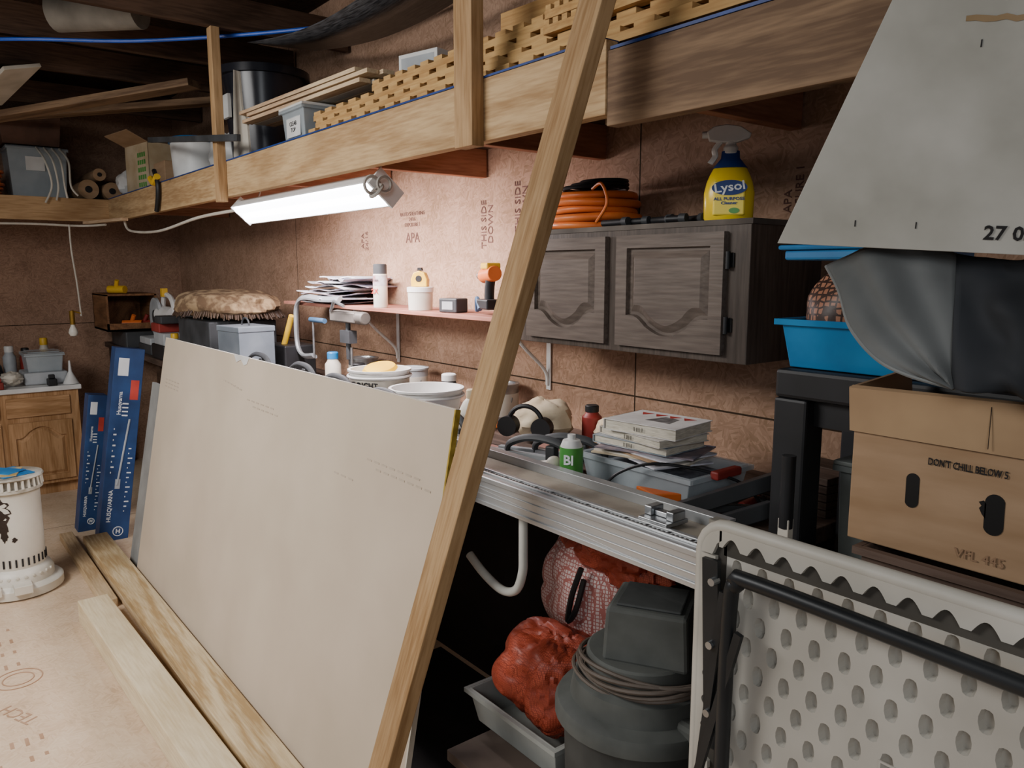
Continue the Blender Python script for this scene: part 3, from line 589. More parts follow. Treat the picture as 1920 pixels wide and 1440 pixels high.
for k,(a_,b_,w) in enumerate((((-1.15,1.35,1.08),(-.98,1.62,1.17),.05),((-1.04,1.36,1.075),(-.95,1.50,1.12),.04),((-1.24,1.44,1.07),(-1.00,1.56,1.09),.035))):
    beam(a_,b_,w,.035 if k<2 else .02,'miter_arm',darkt,up=(-.3,0,1),label='dark grey metal tool arm lying on the bench',cat='tool',group='tool arms on the bench')
B().prism([(-1.27,1.40),(-1.15,1.43),(-1.19,1.37)],'xy',1.051,1.12).make('orange_wedge',orange,bevel=.003,label='orange plastic wedge on the bench',cat='wedge')
for k in range(10):
    beam((-1.14+.01*(k//2),1.77+.1*(k%2),1.061+.02*(k//2)),(-.94,1.76+.1*(k%2),1.061+.02*(k//2)),.09,.018,'dark_plank',darkbrd,up=(0,0,1),label='dark brown plank in a pile against the wall',cat='board',group='planks on the bench')
def screwdriver(loc,rz,m):
    e=thing('screwdriver','screwdriver with coloured handle lying among bench clutter','screwdriver',loc,(0,0,rz),group='screwdrivers on the bench')
    B().cyl((0,0,.014),(.1,0,.014),.014,.011,n=10).make('handle',m,e,smooth=True); B().cyl((.1,0,.014),(.22,0,.014),.004,n=8).make('shaft',steel,e)
def taperoll(loc,m):
    B().lathe([(.03,0),(.05,0),(.05,.045),(.03,.045),(.03,0)],n=26).make('tape_roll',m,loc=loc,smooth=True,label='roll of adhesive tape lying on the bench',cat='tape',group='tape rolls on the bench')
def jar(loc,m,mc_,r=.035,h=.09):
    e=thing('jar','small capped jar among the bench clutter','jar',loc,group='jars on the bench')
    B().lathe([(r*.95,0),(r,.006),(r,h*.8),(r*.7,h*.9),(r*.6,h)],n=20).make('body',m,e,smooth=True); B().lathe([(r*.7,h*.97),(r*.7,h*1.15),(r*.6,h*1.18)],n=18).make('cap',mc_,e,smooth=True)
def pliers(loc,rz,m):
    e=thing('pliers','pair of pliers with coloured grips on the bench','pliers',loc,(0,0,rz),group='pliers on the bench')
    for s_ in (-1,1):
        B().tube(cat([(-.12,s_*.03,.012),(-.06,s_*.028,.012),(0,0,.012)]),.009).make('grip',m,e,smooth=True)
        B().tube([(0,0,.012),(.03,-s_*.012,.012),(.07,-s_*.002,.012)],.007).make('jaw',steel,e,smooth=True)
def paintcan(loc,m,r=.075,h=.17):
    e=thing('paint_can','metal paint can with wire handle on the bench','can',loc,group='paint cans on the bench')
    B().lathe([(r,0),(r,h),(r+.004,h),(r+.004,h+.008),(r-.012,h+.008),(r-.014,h+.002)],n=28).make('can',m,e,smooth=True)
    B().lathe([(r+.001,.02),(r+.001,h-.03)],n=28).make('label_band',offw if m is not offw else mc,e,smooth=True)
    B().ring((0,0,h-.03),r+.006,.003,'y',a0=190,a1=350,n=16,m=6).make('wire_handle',steel,e,smooth=True)
for l,r,m_ in (((-3.5,1.62,1.051),20,redm),((-1.64,1.62,1.051),110,blue),((-2.3,1.75,1.051),10,orange),((-1.60,1.74,1.051),95,yellow),((-1.10,1.60,1.051),100,redm),((-1.02,1.67,1.051),170,black),((-2.40,1.52,1.051),15,redm)): screwdriver(l,r,m_)
for l,m_ in (((-3.25,1.60,1.05),lgrey),((-2.28,1.60,1.05),blue),((-1.72,1.76,1.05),dgrey),((-3.62,1.56,1.05),cream)): taperoll(l,m_)
for l,m_,c_,r_,h_ in (((-3.10,1.62,1.05),offw,redm,.04,.14),((-3.36,1.72,1.05),lgrey,black,.045,.13),((-2.34,1.72,1.05),cream,blue,.03,.13),((-1.62,1.88,1.05),offw,orange,.03,.1),((-2.70,1.80,1.05),dgrey,white,.045,.14),((-3.60,1.70,1.05),offw,blue,.04,.16),((-1.92,1.88,1.05),redm,black,.035,.11)): jar(l,m_,c_,r_,h_)
for l,m_ in (((-3.62,1.88,1.05),steel),((-3.10,1.86,1.05),lgrey),((-2.45,1.88,1.05),steel)): paintcan(l,m_,h=.14)
pliers((-1.10,1.50,1.051),150,redm)
# left bench
e=thing('burlap_pillow','tan woven pillow with brown fringed edge on a box','pillow',(-4.7,1.55,1.358),(0,0,10))
B().blob((0,0,.085),(.42,.22,.085),.07,1.8,n=40,m=24,seed=4,pw=.8).make('cushion',mat('burlap','#a98f6e','#6e5640',rough=.95,scale=11,bump=.5,stretch=(1,2,1),lo=.42,hi=.58),e,smooth=True)
b=B()
for i in range(150):
    t=2*math.pi*i/150; c_=math.copysign(abs(math.cos(t))**.75,math.cos(t)); s_=math.copysign(abs(math.sin(t))**.75,math.sin(t))
    x,y=.415*c_,.217*s_; L=.006+random.random()*.008; z0=.055+random.uniform(-.006,.006)
    b.cyl((x*.96,y*.96,z0),(x+L*c_+random.uniform(-.014,.014),y+L*s_,z0-.03-random.random()*.012),.007,.004,n=5)
b.make('fringe',mat('fringe_brown','#54402f','#3c2c24'),e)['kind']='stuff'
slab(-5.05,-4.45,1.36,1.75,1.05,1.357,'tool_box',dgrey,bevel=.008,label='dark grey tool box beneath the pillow',cat='box')
e=thing('metal_box','blue-grey metal box with a lid on the bench','box',(-4.12,1.45,1.05),(0,0,8))
B().box(-.12,.12,-.1,.1,0,.275).make('body',grey,e,bevel=.004); B().box(-.124,.124,-.104,.104,.275,.305).make('lid',grey,e,bevel=.004); B().ring((0,0,.305),.04,.005,'y',a0=0,a1=180,n=12).make('handle',dgrey,e,smooth=True)
slab(-4.28,-4.02,1.62,1.80,1.05,1.24,'plastic_case',black,bevel=.008,label='black plastic case behind the grey metal box',cat='case')
e=thing('wooden_crate','open brown wooden crate holding tools','crate',(-6.75,1.42,1.18))
B().box(-.25,.25,-.18,-.165,0,.28).box(-.25,.25,.165,.18,0,.28).box(-.25,-.235,-.18,.18,0,.28).box(.235,.25,-.18,.18,0,.06).box(-.25,.25,-.18,.18,0,.015).box(-.25,.25,-.18,.18,.27,.285).make('body',wood('crate_wood','#8a6242','#66462e',knots=False),e)
for k,m in enumerate((yellow,orange,redm)):
    B().cyl((-.06,0,.03),(.08,0,.03),.03,n=14).cyl((0,0,.03),(.03,-.02,.1),.016,n=10).make('hand_drill',m,loc=(-6.62,1.34+.09*k,1.197+(.27 if k==0 else 0)),rot=(0,0,40+k*25),smooth=True,label='small coloured hand tool in the wooden crate',cat='tool',group='tools in the crate')
slab(-6.95,-6.45,1.35,1.6,1.05,1.175,'plastic_case',dgrey,bevel=.01,label='dark plastic tool case under the wooden crate',cat='case')
e=thing('circular_saw','circular saw with white body and grey blade guard','saw',(-6.1,1.5,1.175))
B().cyl((0,-.02,.13),(0,.0,.13),.14,n=36).make('blade_guard',lgrey,e,smooth=True); B().cyl((0,-.025,.13),(0,-.02,.13),.05).make('hub',dgrey,e)
B().cyl((.05,.02,.15),(.28,.05,.15),.06,n=20).make('motor_housing',white,e,smooth=True); B().tube(cat([(.05,.03,.2),(.12,.03,.29),(.24,.04,.27),(.28,.05,.17)]),.018).make('handle',white,e,smooth=True); B().box(.12,.16,.0,.04,.28,.34).make('trigger',yellow,e)
for k,(x,y,w,h,m) in enumerate(((-5.98,1.48,.34,.07,dgrey),(-5.96,1.48,.30,.05,lgrey),(-5.55,1.46,.3,.1,black),(-5.5,1.46,.25,.08,lgrey),(-5.26,1.80,.3,.3,dgrey),(-6.0,1.80,.3,.2,grey),(-5.58,1.46,.2,.06,redm),(-5.62,1.80,.28,.24,lgrey),(-6.05,1.80,.2,.12,offw),(-5.5,1.46,.16,.05,dgrey))):
    z={1:1.121,3:1.151,6:1.232,8:1.251,9:1.293}.get(k,1.05)
    slab(x-w/2,x+w/2,y-.11,y+.11,z,z+h,'plastic_case',m,bevel=.008,label='flat tool case stacked on the bench',cat='case',group='stacked tool cases')
for l,m_,c_,r_,h_ in (((-5.74,1.63,1.05),white,blue,.035,.3),((-5.25,1.52,1.05),offw,redm,.04,.2),((-6.36,1.78,1.05),redm,black,.05,.28),((-5.30,1.40,1.05),lgrey,yellow,.035,.16),((-6.5,1.82,1.05),white,yellow,.05,.34),((-6.75,1.82,1.05),blue,white,.05,.3),((-5.2,1.62,1.05),dgrey,orange,.035,.3)): jar(l,m_,c_,r_,h_)
paintcan((-6.98,1.82,1.05),steel,h=.2)

# ---------------------------------------------------------------- vanity
e=thing('vanity_cabinet','oak base cabinet with arched doors and white counter','cabinet',(-6.45,.0,0))
B().box(-.78,0,-.9,1.0,.09,.775).box(-.78,-.06,-.9,1.0,0,.09).make('body',oak,e,bevel=.002)
B().box(-.79,.025,-.92,1.02,.775,.81).make('counter_top',white,e,bevel=.006)
for k,y in enumerate((.74,.3,-.14,-.58)):
    cabinet_door(e,.40,.44,(.0,y,.34),(0,0,90),oak,oak,'top')
    B().box(0,.016,y-.2,y+.2,.6,.74).make('drawer_front',oakY,e,bevel=.004)
slab(-6.88,-6.56,.68,.96,.812,.90,'plastic_case',lgrey,bevel=.01,label='low grey case on the counter under a clear tub',cat='case')
container('clear_tub',-6.85,-6.58,.70,.94,.901,.13,clear,clear,'clear plastic food tub on counter clutter','tub')
for k in range(3):
    B().blob((0,0,.06),(.09,.075,.05),.12,2.5,seed=30+k,crease=.1).make('plastic_bag',(clear,paper,offw)[k],loc=(-6.60+.02*k,(.25,.42,.60)[k],.812),smooth=True,label='crumpled plastic bag on the counter',cat='bag',group='bags on the counter')
e=thing('funnel','white plastic funnel standing on the counter','funnel',(-6.50,.965,.812))
B().lathe([(.055,0),(.052,.004),(.012,.09),(.006,.17),(.004,.17),(.009,.09),(.048,.006)],n=24).make('cone',white,e,smooth=True)
for k,(y,m) in enumerate(((.34,black),(.51,redm),(.84,black))):
    B().box(-.04,.04,-.03,.03,0,.05).box(-.02,.02,-.02,.02,.05,.08).make('small_tool',m,loc=(-6.475,y,.811),bevel=.006,label='small tool lying on the counter',cat='tool',group='small tools on the counter')
B().blob((0,0,.085),(.1,.1,.08),.1,2,seed=77).make('black_pouch',black,loc=(-6.95,.48,.81),smooth=True,label='black pouch on the counter',cat='pouch')
for l,m_,c_,r_,h_ in (((-7.05,.75,.811),redm,black,.04,.2),((-7.05,.88,.811),offw,yellow,.04,.26),((-7.08,.3,.811),blue,white,.04,.24),((-6.8,.27,.811),white,redm,.04,.18),((-7.0,.64,.811),lgrey,white,.045,.22)): jar(l,m_,c_,r_,h_)

# ---------------------------------------------------------------- heater
e=thing('kerosene_heater','white round kerosene heater with soot-stained body','heater',(-4.62,.37,0))
hw=mat('heater_white','#dedad0','#c8c2b6',rough=.4,scale=3)
B().lathe([(.19,0),(.205,.01),(.205,.05),(.195,.06),(.165,.065),(.165,.10),(.15,.13),(.13,.14)],n=40).make('base_tray',hw,e,smooth=True)
b=B()
for i in range(14):
    t=rad(-110+i*13); b.cyl((.14*math.cos(t),.14*math.sin(t),.105),(.168*math.cos(t),.168*math.sin(t),.105),.009,n=8)
b.box(.12,.23,-.04,.04,.04,.085).box(.10,.2,-.15,-.09,.04,.08)
b.make('base_fitting',offw,e,bevel=.004)
B().lathe([(.128,.13),(.132,.14),(.132,.54),(.128,.545)],n=40).make('body',hw,e,smooth=True)
b=B()
for i in range(24):
    t=rad(-150+i*12); x,y=.133*math.cos(t),.133*math.sin(t); b.box(x-.004,x+.004,y-.004,y+.004,.155,.195)
b.make('vent_slots',ink,e)['kind']='stuff'
b=B()
for i in range(24):
    t=rad(-150+i*12); x,y=.146*math.cos(t),.146*math.sin(t); b.cyl((x,y,.555),(x*.97,y*.97,.60),.007,n=6)
b.make('cage_bars',hw,e)['kind']='stuff'
B().lathe([(.132,.53),(.148,.54),(.148,.556),(.12,.558),(.12,.598),(.148,.60),(.155,.606),(.15,.615),(.0,.617)],n=40).make('top_grille',mat('grille_white','#c9c5bb','#8f877a',rough=.45,scale=12),e,smooth=True)
b=B()
for (ca,cz,w,h,sd) in ((-35,.47,.06,.05,1),(-30,.40,.04,.06,2),(-22,.33,.015,.04,3),(-5,.30,.012,.012,4)):
    pts=[]
    for i in range(24):
        tt=2*math.pi*i/24; rr=1+.6*noise.noise(Vector((math.cos(tt)*2.5,math.sin(tt)*2.5,sd*5))); ang=rad(ca)+w/.13*math.cos(tt)*rr; pts.append((.1335*math.cos(ang),.1335*math.sin(ang),cz+h*math.sin(tt)*rr))
    cc=(.1337*math.cos(rad(ca)),.1337*math.sin(rad(ca)),cz)
    b.add(pts+[cc],[(i,(i+1)%24,24) for i in range(24)])
b.make('peeled_patch',mat('soot','#33241c','#1a120e'),e)
o=thing('tool_leaflet','blue and white papers lying on the heater','papers',(-4.62,.37,.618))
B().box(-.11,.1,-.07,.08,0,.004).make('sheet',blue,o,rot=(0,0,20)); B().box(-.08,.1,-.05,.05,.004,.009).make('sheet',mat('tan_paper','#c8b078','#a88c58'),o,rot=(0,0,-15)); B().box(-.1,.06,-.06,.05,.009,.012).make('sheet',blue,o,rot=(0,0,40))

# ---------------------------------------------------------------- blue boxes
def bluebox(x,y,w,d,h,lean,label):
    e=thing('product_carton',label,'carton',(x,y,0),(-lean,0,0))
    B().box(-d,0,0,w,0,h).make('body',navy,e,bevel=.002)
    text("HUSQVARNA",w*.20,wink,e,(.001,w*.27,h*.19),(90,-90,90),bold=.0004)
    B().ring((.002,w*.62,.07),w*.17,.003,'x',n=20,m=4).make('crown_emblem',wink,e); text("H",w*.22,wink,e,(.003,w*.62,.07),(90,0,90),bold=.0015)
    B().box(0,.001,w*.62,w*.9,h*.74,h*.84).make('printed_sticker',redink,e)
    B().box(0,.001,w*.15,w*.5,h*.86,h*.95).make('printed_sticker',wink,e)
    text("Husqvarna",w*.20,wink,e,(.001,w*.30,h*.72),(90,-90,90),bold=.0004)
    B().tube([(.0015,w*.45,h*.30),(.0015,w*.68,h*.64)],w*.035,6).box(.0,.002,w*.38,w*.55,h*.28,h*.33).make('printed_picture',lgrey,e)
    b=B()
    for i in range(14): b.box(0,.0012,w*.74,w*.77+.010*(i%3),h*(.16+.025*i),h*(.166+.025*i))
    for i in range(9): b.box(0,.0012,w*.18,w*.21+.012*(i%2),h*(.36+.028*i),h*(.368+.028*i))
    for i in range(4): b.box(0,.0012,w*.40,w*.60,h*(.655+.02*i),h*(.662+.02*i))
    b.make('small_print',wink,e)['kind']='stuff'
    return e
bluebox(-5.10,.83,.165,.11,1.20,8.5,'tall dark blue printed carton leaning beside the drywall')
bluebox(-5.40,.77,.11,.12,.88,8,'shorter dark blue printed carton leaning against the bench')

# ---------------------------------------------------------------- drywall
th=math.atan2(.235,1.29)
e=thing('drywall_sheet','large beige drywall sheet leaning against the workbench','drywall',(-1.625,.868,0.002),(-math.degrees(th),0,0))
dm=mat('drywall_paper','#c8b8a5','#beae9b',rough=.85,scale=2.5,spec=.15)
B().box(-2.72,0,0,.013,0,1.312).make('board',dm,e,bevel=.002)
B().box(-.003,.003,-.0015,.0145,.85,1.312).make('end_tape',mat('yellow_tape','#b89c3c','#8c7426',rough=.7,scale=30),e)
B().box(-.003,.003,-.0015,.0145,0,.849).make('end_paper',offw,e)
B().box(-2.72,0,.0,.013,1.3115,1.3135).make('top_edge',offw,e)
b=B()
def dash(x,z,w): b.box(x,x+w,-.0012,0,z,z+.005)
for r_ in range(3):
    for i in range(5): dash(-2.62+i*.05,1.10-.018*r_,.03)
for i in range(6): dash(-1.75+i*.04,1.19-.003*i,.03); dash(-1.45+i*.05,1.145,.03); dash(-1.38+i*.045,1.125,.03)
for i in range(7): dash(-.42+i*.045,1.10,.03); dash(-.36+i*.045,1.08,.03)
for i in range(3): dash(-.62+i*.05,1.02,.03)
b.make('printed_marks',mat('faint_ink','#b7a897','#ae9f8d',rough=.9),e)
B().prism([(-1.66,1.3150),(-1.48,1.3150),(-1.50,1.285),(-1.53,1.278),(-1.57,1.298),(-1.62,1.283)],'xz',-.0025,-.0005).make('torn_paper',white,e)
B().box(-.6,1.2,0,.02,0,1.04).make('fiberboard_sheet',mat('sheet_grey','#9a9a98','#848482'),loc=(-4.02,.900,.002),rot=(-math.degrees(th),0,0),label='grey fiberboard sheet standing behind the drywall',cat='board')
slab(-2.7,-1.0,1.0,1.74,.001,.008,'shade_sheet',mat('floor_shade','#1e1b1a','#131110',rough=.95),bevel=0,label='dark sheet standing in for shade on the floor beneath the bench',cat='shade sheet')  # added dark sheet standing in for the floor shade under the bench

# ---------------------------------------------------------------- lumber on floor
def plank(a_,b_,w,h,m,label,grp='lumber on the floor'):
    beam((a_[0],a_[1],a_[2]+h/2),(b_[0],b_[1],b_[2]+h/2),w,h,'lumber_board',m,up=(0,0,1),bevel=.004,label=label,cat='lumber',group=grp)
plank((-5.0,.80,.050),(-1.75,.81,.050),.13,.045,grainy,'pressure-treated board with strong grain lying beside the drywall')
plank((-4.95,.80,.003),(-1.75,.81,.003),.115,.045,pale2,'pine board stacked under a grained board')
plank((-5.3,.69,.001),(-4.05,.69,.001),.07,.045,pale2,'long pine board lying flat on the floor')
plank((-3.98,.605,.001),(-1.9,.665,.001),.13,.105,pale,'thick pale pine beam lying on the floor')

# ---------------------------------------------------------------- leaning stud
beam((-1.655,.765,.03),(-1.205,1.27,2.45),.082,.038,'leaning_stud',studm,up=(-.05,-1,.2),bevel=.003,label='long pine stud leaning diagonally against the loft beam',cat='stud')

# ---------------------------------------------------------------- low platform, vac, tray, bags
PZ=.435
slab(-1.53,.6,1.0,1.72,PZ-.03,PZ,'low_platform',mat('dusty_ply','#5e5047','#3e332c',rough=.85,scale=5),label='low dusty plywood platform under the bench',cat='platform')
for x,y in ((-1.45,1.07),(-1.45,1.62),(.5,1.07),(.5,1.62)):
    slab(x-.04,x+.04,y-.04,y+.04,.009 if x<0 else 0,PZ-.031,'platform_block',black,label='wooden block supporting the low platform',cat='block',group='platform blocks')
e=container('grey_tray',-1.60,-1.25,1.12,1.50,PZ+.001,.095,mat('tray_grey','#9a9c97','#80827d',rough=.5),None,'grey plastic tray holding a red mesh bag','tray')
def meshbag(name,c1,c2,sc=110,th_=.12,line=None):
    if name in MATS: return MATS[name]
    m=mat(name,c1,c2,rough=.45,scale=10,bump=.35); nt=m.node_tree; N=nt.nodes
    b_=N['Principled BSDF']; old=b_.inputs['Base Color'].links[0].from_socket
    ck=N.new('ShaderNodeTexVoronoi'); ck.inputs['Scale'].default_value=sc; ck.feature='DISTANCE_TO_EDGE'; ck.inputs['Randomness'].default_value=.25
    tc=N.new('ShaderNodeTexCoord'); nt.links.new(tc.outputs['Object'],ck.inputs['Vector'])
    lt=N.new('ShaderNodeMath'); lt.operation='LESS_THAN'; lt.inputs[1].default_value=th_; nt.links.new(ck.outputs['Distance'],lt.inputs[0])
    mx=N.new('ShaderNodeMixRGB'); mx.inputs[2].default_value=lin(line or c2); nt.links.new(lt.outputs[0],mx.inputs[0]); nt.links.new(old,mx.inputs[1]); nt.links.new(mx.outputs[0],b_.inputs['Base Color'])
    return m
redmesh=meshbag('red_mesh','#c65c42','#8e3826',200); pinkmesh=meshbag('pink_mesh','#e8d6d2','#dcc4be',95,.13,'#b87068')
B().blob((0,0,.135),(.185,.14,.135),.08,1.8,n=84,m=56,seed=2,crease=.07,cf=4.5).make('mesh_bag',redmesh,loc=(-1.43,1.28,PZ+.012),smooth=True,label='crumpled red mesh produce bag in the tray',cat='bag')
e=thing('mesh_bag','pale pink woven mesh bag with red top and black strap','bag',(-1.49,1.47,.60))
B().blob((0,0,.14),(.19,.09,.18),.08,1.6,n=72,m=48,seed=8,crease=.05,cf=3.5).make('lower_bag',pinkmesh,e,smooth=True)
B().blob((.10,.0,.30),(.20,.085,.09),.12,2.0,n=72,m=40,seed=14,crease=.12,cf=5).make('upper_bag',redmesh,e,smooth=True)
B().tube(cat([(.06,-.10,.26),(.04,-.115,.18),(.02,-.11,.10),(.05,-.11,.14),(.07,-.10,.23)]),.008,6).make('strap',black,e,smooth=True)
vacm=mat('vac_grey','#5a5c58','#434542',rough=.8,scale=8); vacd=mat('vac_dark','#414342','#2c2e2d',rough=.75,scale=9)
e=thing('shop_vacuum','dusty dark grey shop vacuum with coiled cord','vacuum',(-1.035,1.17,PZ+.001))
B().lathe([(.15,0),(.156,.02),(.162,.25),(.168,.27),(.168,.285)],n=40).make('drum',vacd,e,smooth=True)
B().lathe([(.172,.275),(.182,.282),(.182,.305),(.176,.315),(.150,.325),(.142,.365),(.120,.375),(.115,.42),(.11,.424)],n=40).make('lid',vacm,e,smooth=True)
B().hexa([(-.088,-.08,.42),(.088,-.08,.42),(.088,.08,.42),(-.088,.08,.42),(-.082,-.075,.535),(.082,-.075,.535),(.082,.075,.535),(-.082,.075,.535)]).make('motor_head',vacm,e,loc=(.02,.01,0),rot=(0,0,30),bevel=.008)
B().box(-.065,.068,-.06,.062,.535,.541).make('carry_plate',vacd,e,loc=(.02,.01,0),rot=(0,0,30),bevel=.004)
B().box(.13,.20,-.05,.05,.285,.34).make('hose_port',vacm,e,bevel=.012)
b=B()
for k in range(6):
    pts=[]
    for i in range(40):
        t=2*math.pi*i/40; q=.135+.012*math.sin(2*t+k*1.3); pts.append((.004*k+q*math.cos(t),q*math.sin(t)*.95,.372+.008*k+.008*math.sin(t*2+k)))
    b.tube(pts,.0045,6,closed=True)
b.make('power_cord',mat('cord_brown','#6c6158','#4c4238',rough=.6),e,smooth=True)

# ---------------------------------------------------------------- black stand, bins
e=thing('plastic_stand','black plastic shelving stand holding blue bins','stand',(-.91,1.42,PZ+.001))
hz=.951
B().box(0,.72,0,.36,hz,hz+.06).make('shelf_top',black,e,bevel=.008)
for x,y in ((.0,0),(.64,0),(0,.28),(.64,.28)): B().box(x,x+.075,y,y+.07,0,hz).make('leg',black,e,bevel=.006)
B().box(.075,.64,.03,.04,hz-.055,hz).make('rail',black,e)
bt=mat('blue_clear','#2a92cc','#1c78b2',rough=.25,alpha=.8)
container('blue_bin',-.915,-.58,1.44,1.72,1.449,.10,bt,None,'translucent blue plastic bin on the black stand','bin')
e=thing('mesh_basket','copper honeycomb mesh bundle inside the blue bin','basket',(-.82,1.55,1.457))
B().blob((0,0,.095),(.095,.085,.105),.05,1.5,n=36,m=24,seed=6).make('mesh_body',meshbag('copper_mesh','#b88468','#a06c52',75,.15,'#3c2820'),e,smooth=True)
e=thing('bin_lid','blue plastic bin lid resting on the copper mesh','lid',(-.76,1.52,1.668))
B().box(-.13,.13,-.12,.12,0,.02).box(-.14,.14,-.13,.13,.02,.03).make('panel',blue,e,bevel=.006)
container('storage_tote',-.80,-.30,1.50,1.69,PZ+.001,.815,mat('grey_green','#626a68','#4e5454'),mat('grey_green_lid','#6f7674','#5a605e'),'tall grey-green plastic tote beneath the black stand','tote')
e=thing('plate','pale plastic plate resting on the grey-green tote','plate',(-.66,1.56,1.27))
B().lathe([(.06,0),(.09,.014),(.092,.018),(.06,.006)],n=32).make('dish',lgrey,e,smooth=True)
slab(-.865,-.80,1.345,1.41,PZ+.001,1.03,'wood_block',darkw,label='dark wood offcut standing beside the bench end',cat='block')
e=thing('scraper_tool','black gripped tool with white label standing by the stand','tool',(-.84,1.375,1.031))
B().box(-.012,.012,-.01,.01,0,.12).make('blade',offw,e,bevel=.002); B().cyl((0,0,.10),(0,0,.25),.014,n=16).make('grip',black,e,smooth=True)
container('wooden_bin',-.58,-.02,1.17,1.39,PZ+.001,.778,darkbrd,None,'dark wooden bin supporting the cardboard box','bin')

# ---------------------------------------------------------------- produce box
e=thing('produce_box','brown cardboard produce box with hand holes and printing','box',(-.615,1.19,1.216))
B().box(0,.62,0,.2,0,.222).make('body',card,e,bevel=.002)
B().hexa([(-.004,-.006,.178),(.62,-.006,.178),(.62,0,.178),(-.004,0,.178),(-.006,-.012,.248),(.62,-.012,.262),(.62,-.006,.262),(-.004,-.004,.252)]).make('flap',mat('cardboard_light','#b0926f','#9e8060',rough=.85),e)
B().hexa([(-.006,0,.2),(0,0,.2),(0,.2,.2),(-.006,.2,.2),(-.012,0,.248),(-.006,0,.248),(-.006,.2,.262),(-.012,.2,.262)]).make('flap',card,e)
def oval(cx,cz,w,h,n=20): return [(cx+w*math.cos(2*math.pi*i/n),cz+(h-w)*(1 if math.sin(2*math.pi*i/n)>0 else -1)+w*math.sin(2*math.pi*i/n)) for i in range(n)]
hole=mat('hole_dark','#0c0806','#070504')
B().prism(oval(.098,.10,.010,.027),'xz',-.001,0).make('hand_hole',hole,e)
B().prism(oval(.212,.090,.013,.030),'xz',-.001,0).make('hand_hole',hole,e)
B().prism([(.201,.082),(.196,.088),(.192,.096),(.195,.100),(.191,.105),(.197,.108),(.201,.104)],'xz',-.001,0).make('torn_edge',hole,e)
text("DON'T CHILL BELOW 5",.0150,ink,e,(.118,-.002,.150),align='LEFT',bold=.0002,sx=.68)
text("VFL 445",.020,mat('faded_ink','#98795e','#8f7056',rough=.9),e,(.165,-.002,.022),align='LEFT')
B().box(.20,.2006,-.0125,-.011,.185,.245).make('crease',hole,e)

# ---------------------------------------------------------------- hood
e=thing('fabric_hood','grey and black curved fabric hood resting on the carton','hood',(0,0,0))
A=cat([(-.662,1.16,1.655),(-.622,1.13,1.618),(-.590,1.11,1.565),(-.548,1.11,1.522),(-.50,1.11,1.502),(-.445,1.13,1.488)],6)
Q=[Vector((-.49,1.21,1.672)).lerp(Vector((-.445,1.13,1.488)),i/(len(A)-1)) for i in range(len(A))]
vs=[];nU=24
for i,(p_,q_) in enumerate(zip(A,Q)):
    for k in range(nU+1):
        t=k/nU; w=p_.lerp(q_,t); s_=math.sin(math.pi*t); f_=1-i/(len(A)-1)
        nz=(noise.noise(Vector((w.x*9,w.z*9,1)))*.018+.007*math.sin(t*14+w.z*30))*s_
        vs.append(w+Vector((0,-.025*s_*f_*(1 if i else 0)+nz,.024*s_*(f_**3))))
fs=[(i*(nU+1)+k,i*(nU+1)+k+1,(i+1)*(nU+1)+k+1,(i+1)*(nU+1)+k) for i in range(len(A)-1) for k in range(nU)]
B().add(vs,fs).make('outer_flap',mat('hood_grey','#6e706f','#565857',rough=.9,scale=5),e,smooth=True,solid=.004)
vs=[]; nU2=48
for i,q_ in enumerate(Q):
    f_=i/(len(A)-1)
    for k in range(nU2+1):
        t=k/nU2; fold=.022*math.sin(t*13+4.0*f_)*(0.2+.8*f_)*min(1,t*5)+.016*math.sin(t*27-3*f_)*f_+noise.noise(Vector((t*6,f_*4,2)))*.03*min(1,t*6)
        vs.append(q_+Vector((.36*t,.03*t+fold,-.012*math.sin(math.pi*t*1.4)*(1-f_)+(.012*math.sin(t*9+1)-.012)*f_*min(1,t*4)+noise.noise(Vector((t*9,f_*2,7)))*.010*min(1,t*5))))
n2=nU2+1
B().add(vs,[(i*n2+k,i*n2+k+1,(i+1)*n2+k+1,(i+1)*n2+k) for i in range(len(A)-1) for k in range(nU2)]).make('inner_body',mat('hood_black','#303236','#1c1e20',rough=.85,scale=4,bump=.3),e,smooth=True,solid=.004)
B().tube(A,.0028,6).make('edge_binding',mat('hood_edge','#808280','#6e706e'),e,smooth=True)

# ---------------------------------------------------------------- leaning board upper right
P0=Vector((-.70,1.08,1.69)); P1=Vector((-.30,1.20,1.662)); P2=Vector((-.505,1.06,2.06))
wv=(P1-P0).normalized(); nrm=wv.cross(P2-P0).normalized(); hv=nrm.cross(wv).normalized()
e=thing('leaning_board','large dusty off-white board leaning over the carton','board')
Mx=Matrix((wv,hv,nrm)).transposed().to_4x4(); Mx.translation=P0; e.matrix_world=Mx
bx=(P2-P0).dot(wv); bh=(P2-P0).dot(hv)
poly=[(0,0),(.75,0),(.75,bh*1.35),(bx*1.35,bh*1.35)]
B().prism(poly,'xy',-.012,0).make('sheet',mat('dusty_white','#b8b6ae','#9c9a91',rough=.9,scale=5,detail=9),e,bevel=.001)
text("27 05",.026,ink,e,(.303,.027,.001),(0,0,0),bold=.0006)
for x,y in ((.11,.03),(.19,.03),(.24,.26),(.29,.27)): B().box(x,x+.0015,y,y+.009,0,.0008).make('pencil_mark',ink,e)
pts=[(.22+.011*i,.292+.004*noise.noise(Vector((i*.9,0,0)))-.0009*i) for i in range(20)]
top=[(x_,y_+.006+.008*abs(noise.noise(Vector((x_*60,3,0))))) for x_,y_ in reversed(pts)]
B().prism(pts+top,'xy',0,.001).make('torn_paper',mat('stain_brown','#9a8468','#86704f',rough=.9),e)

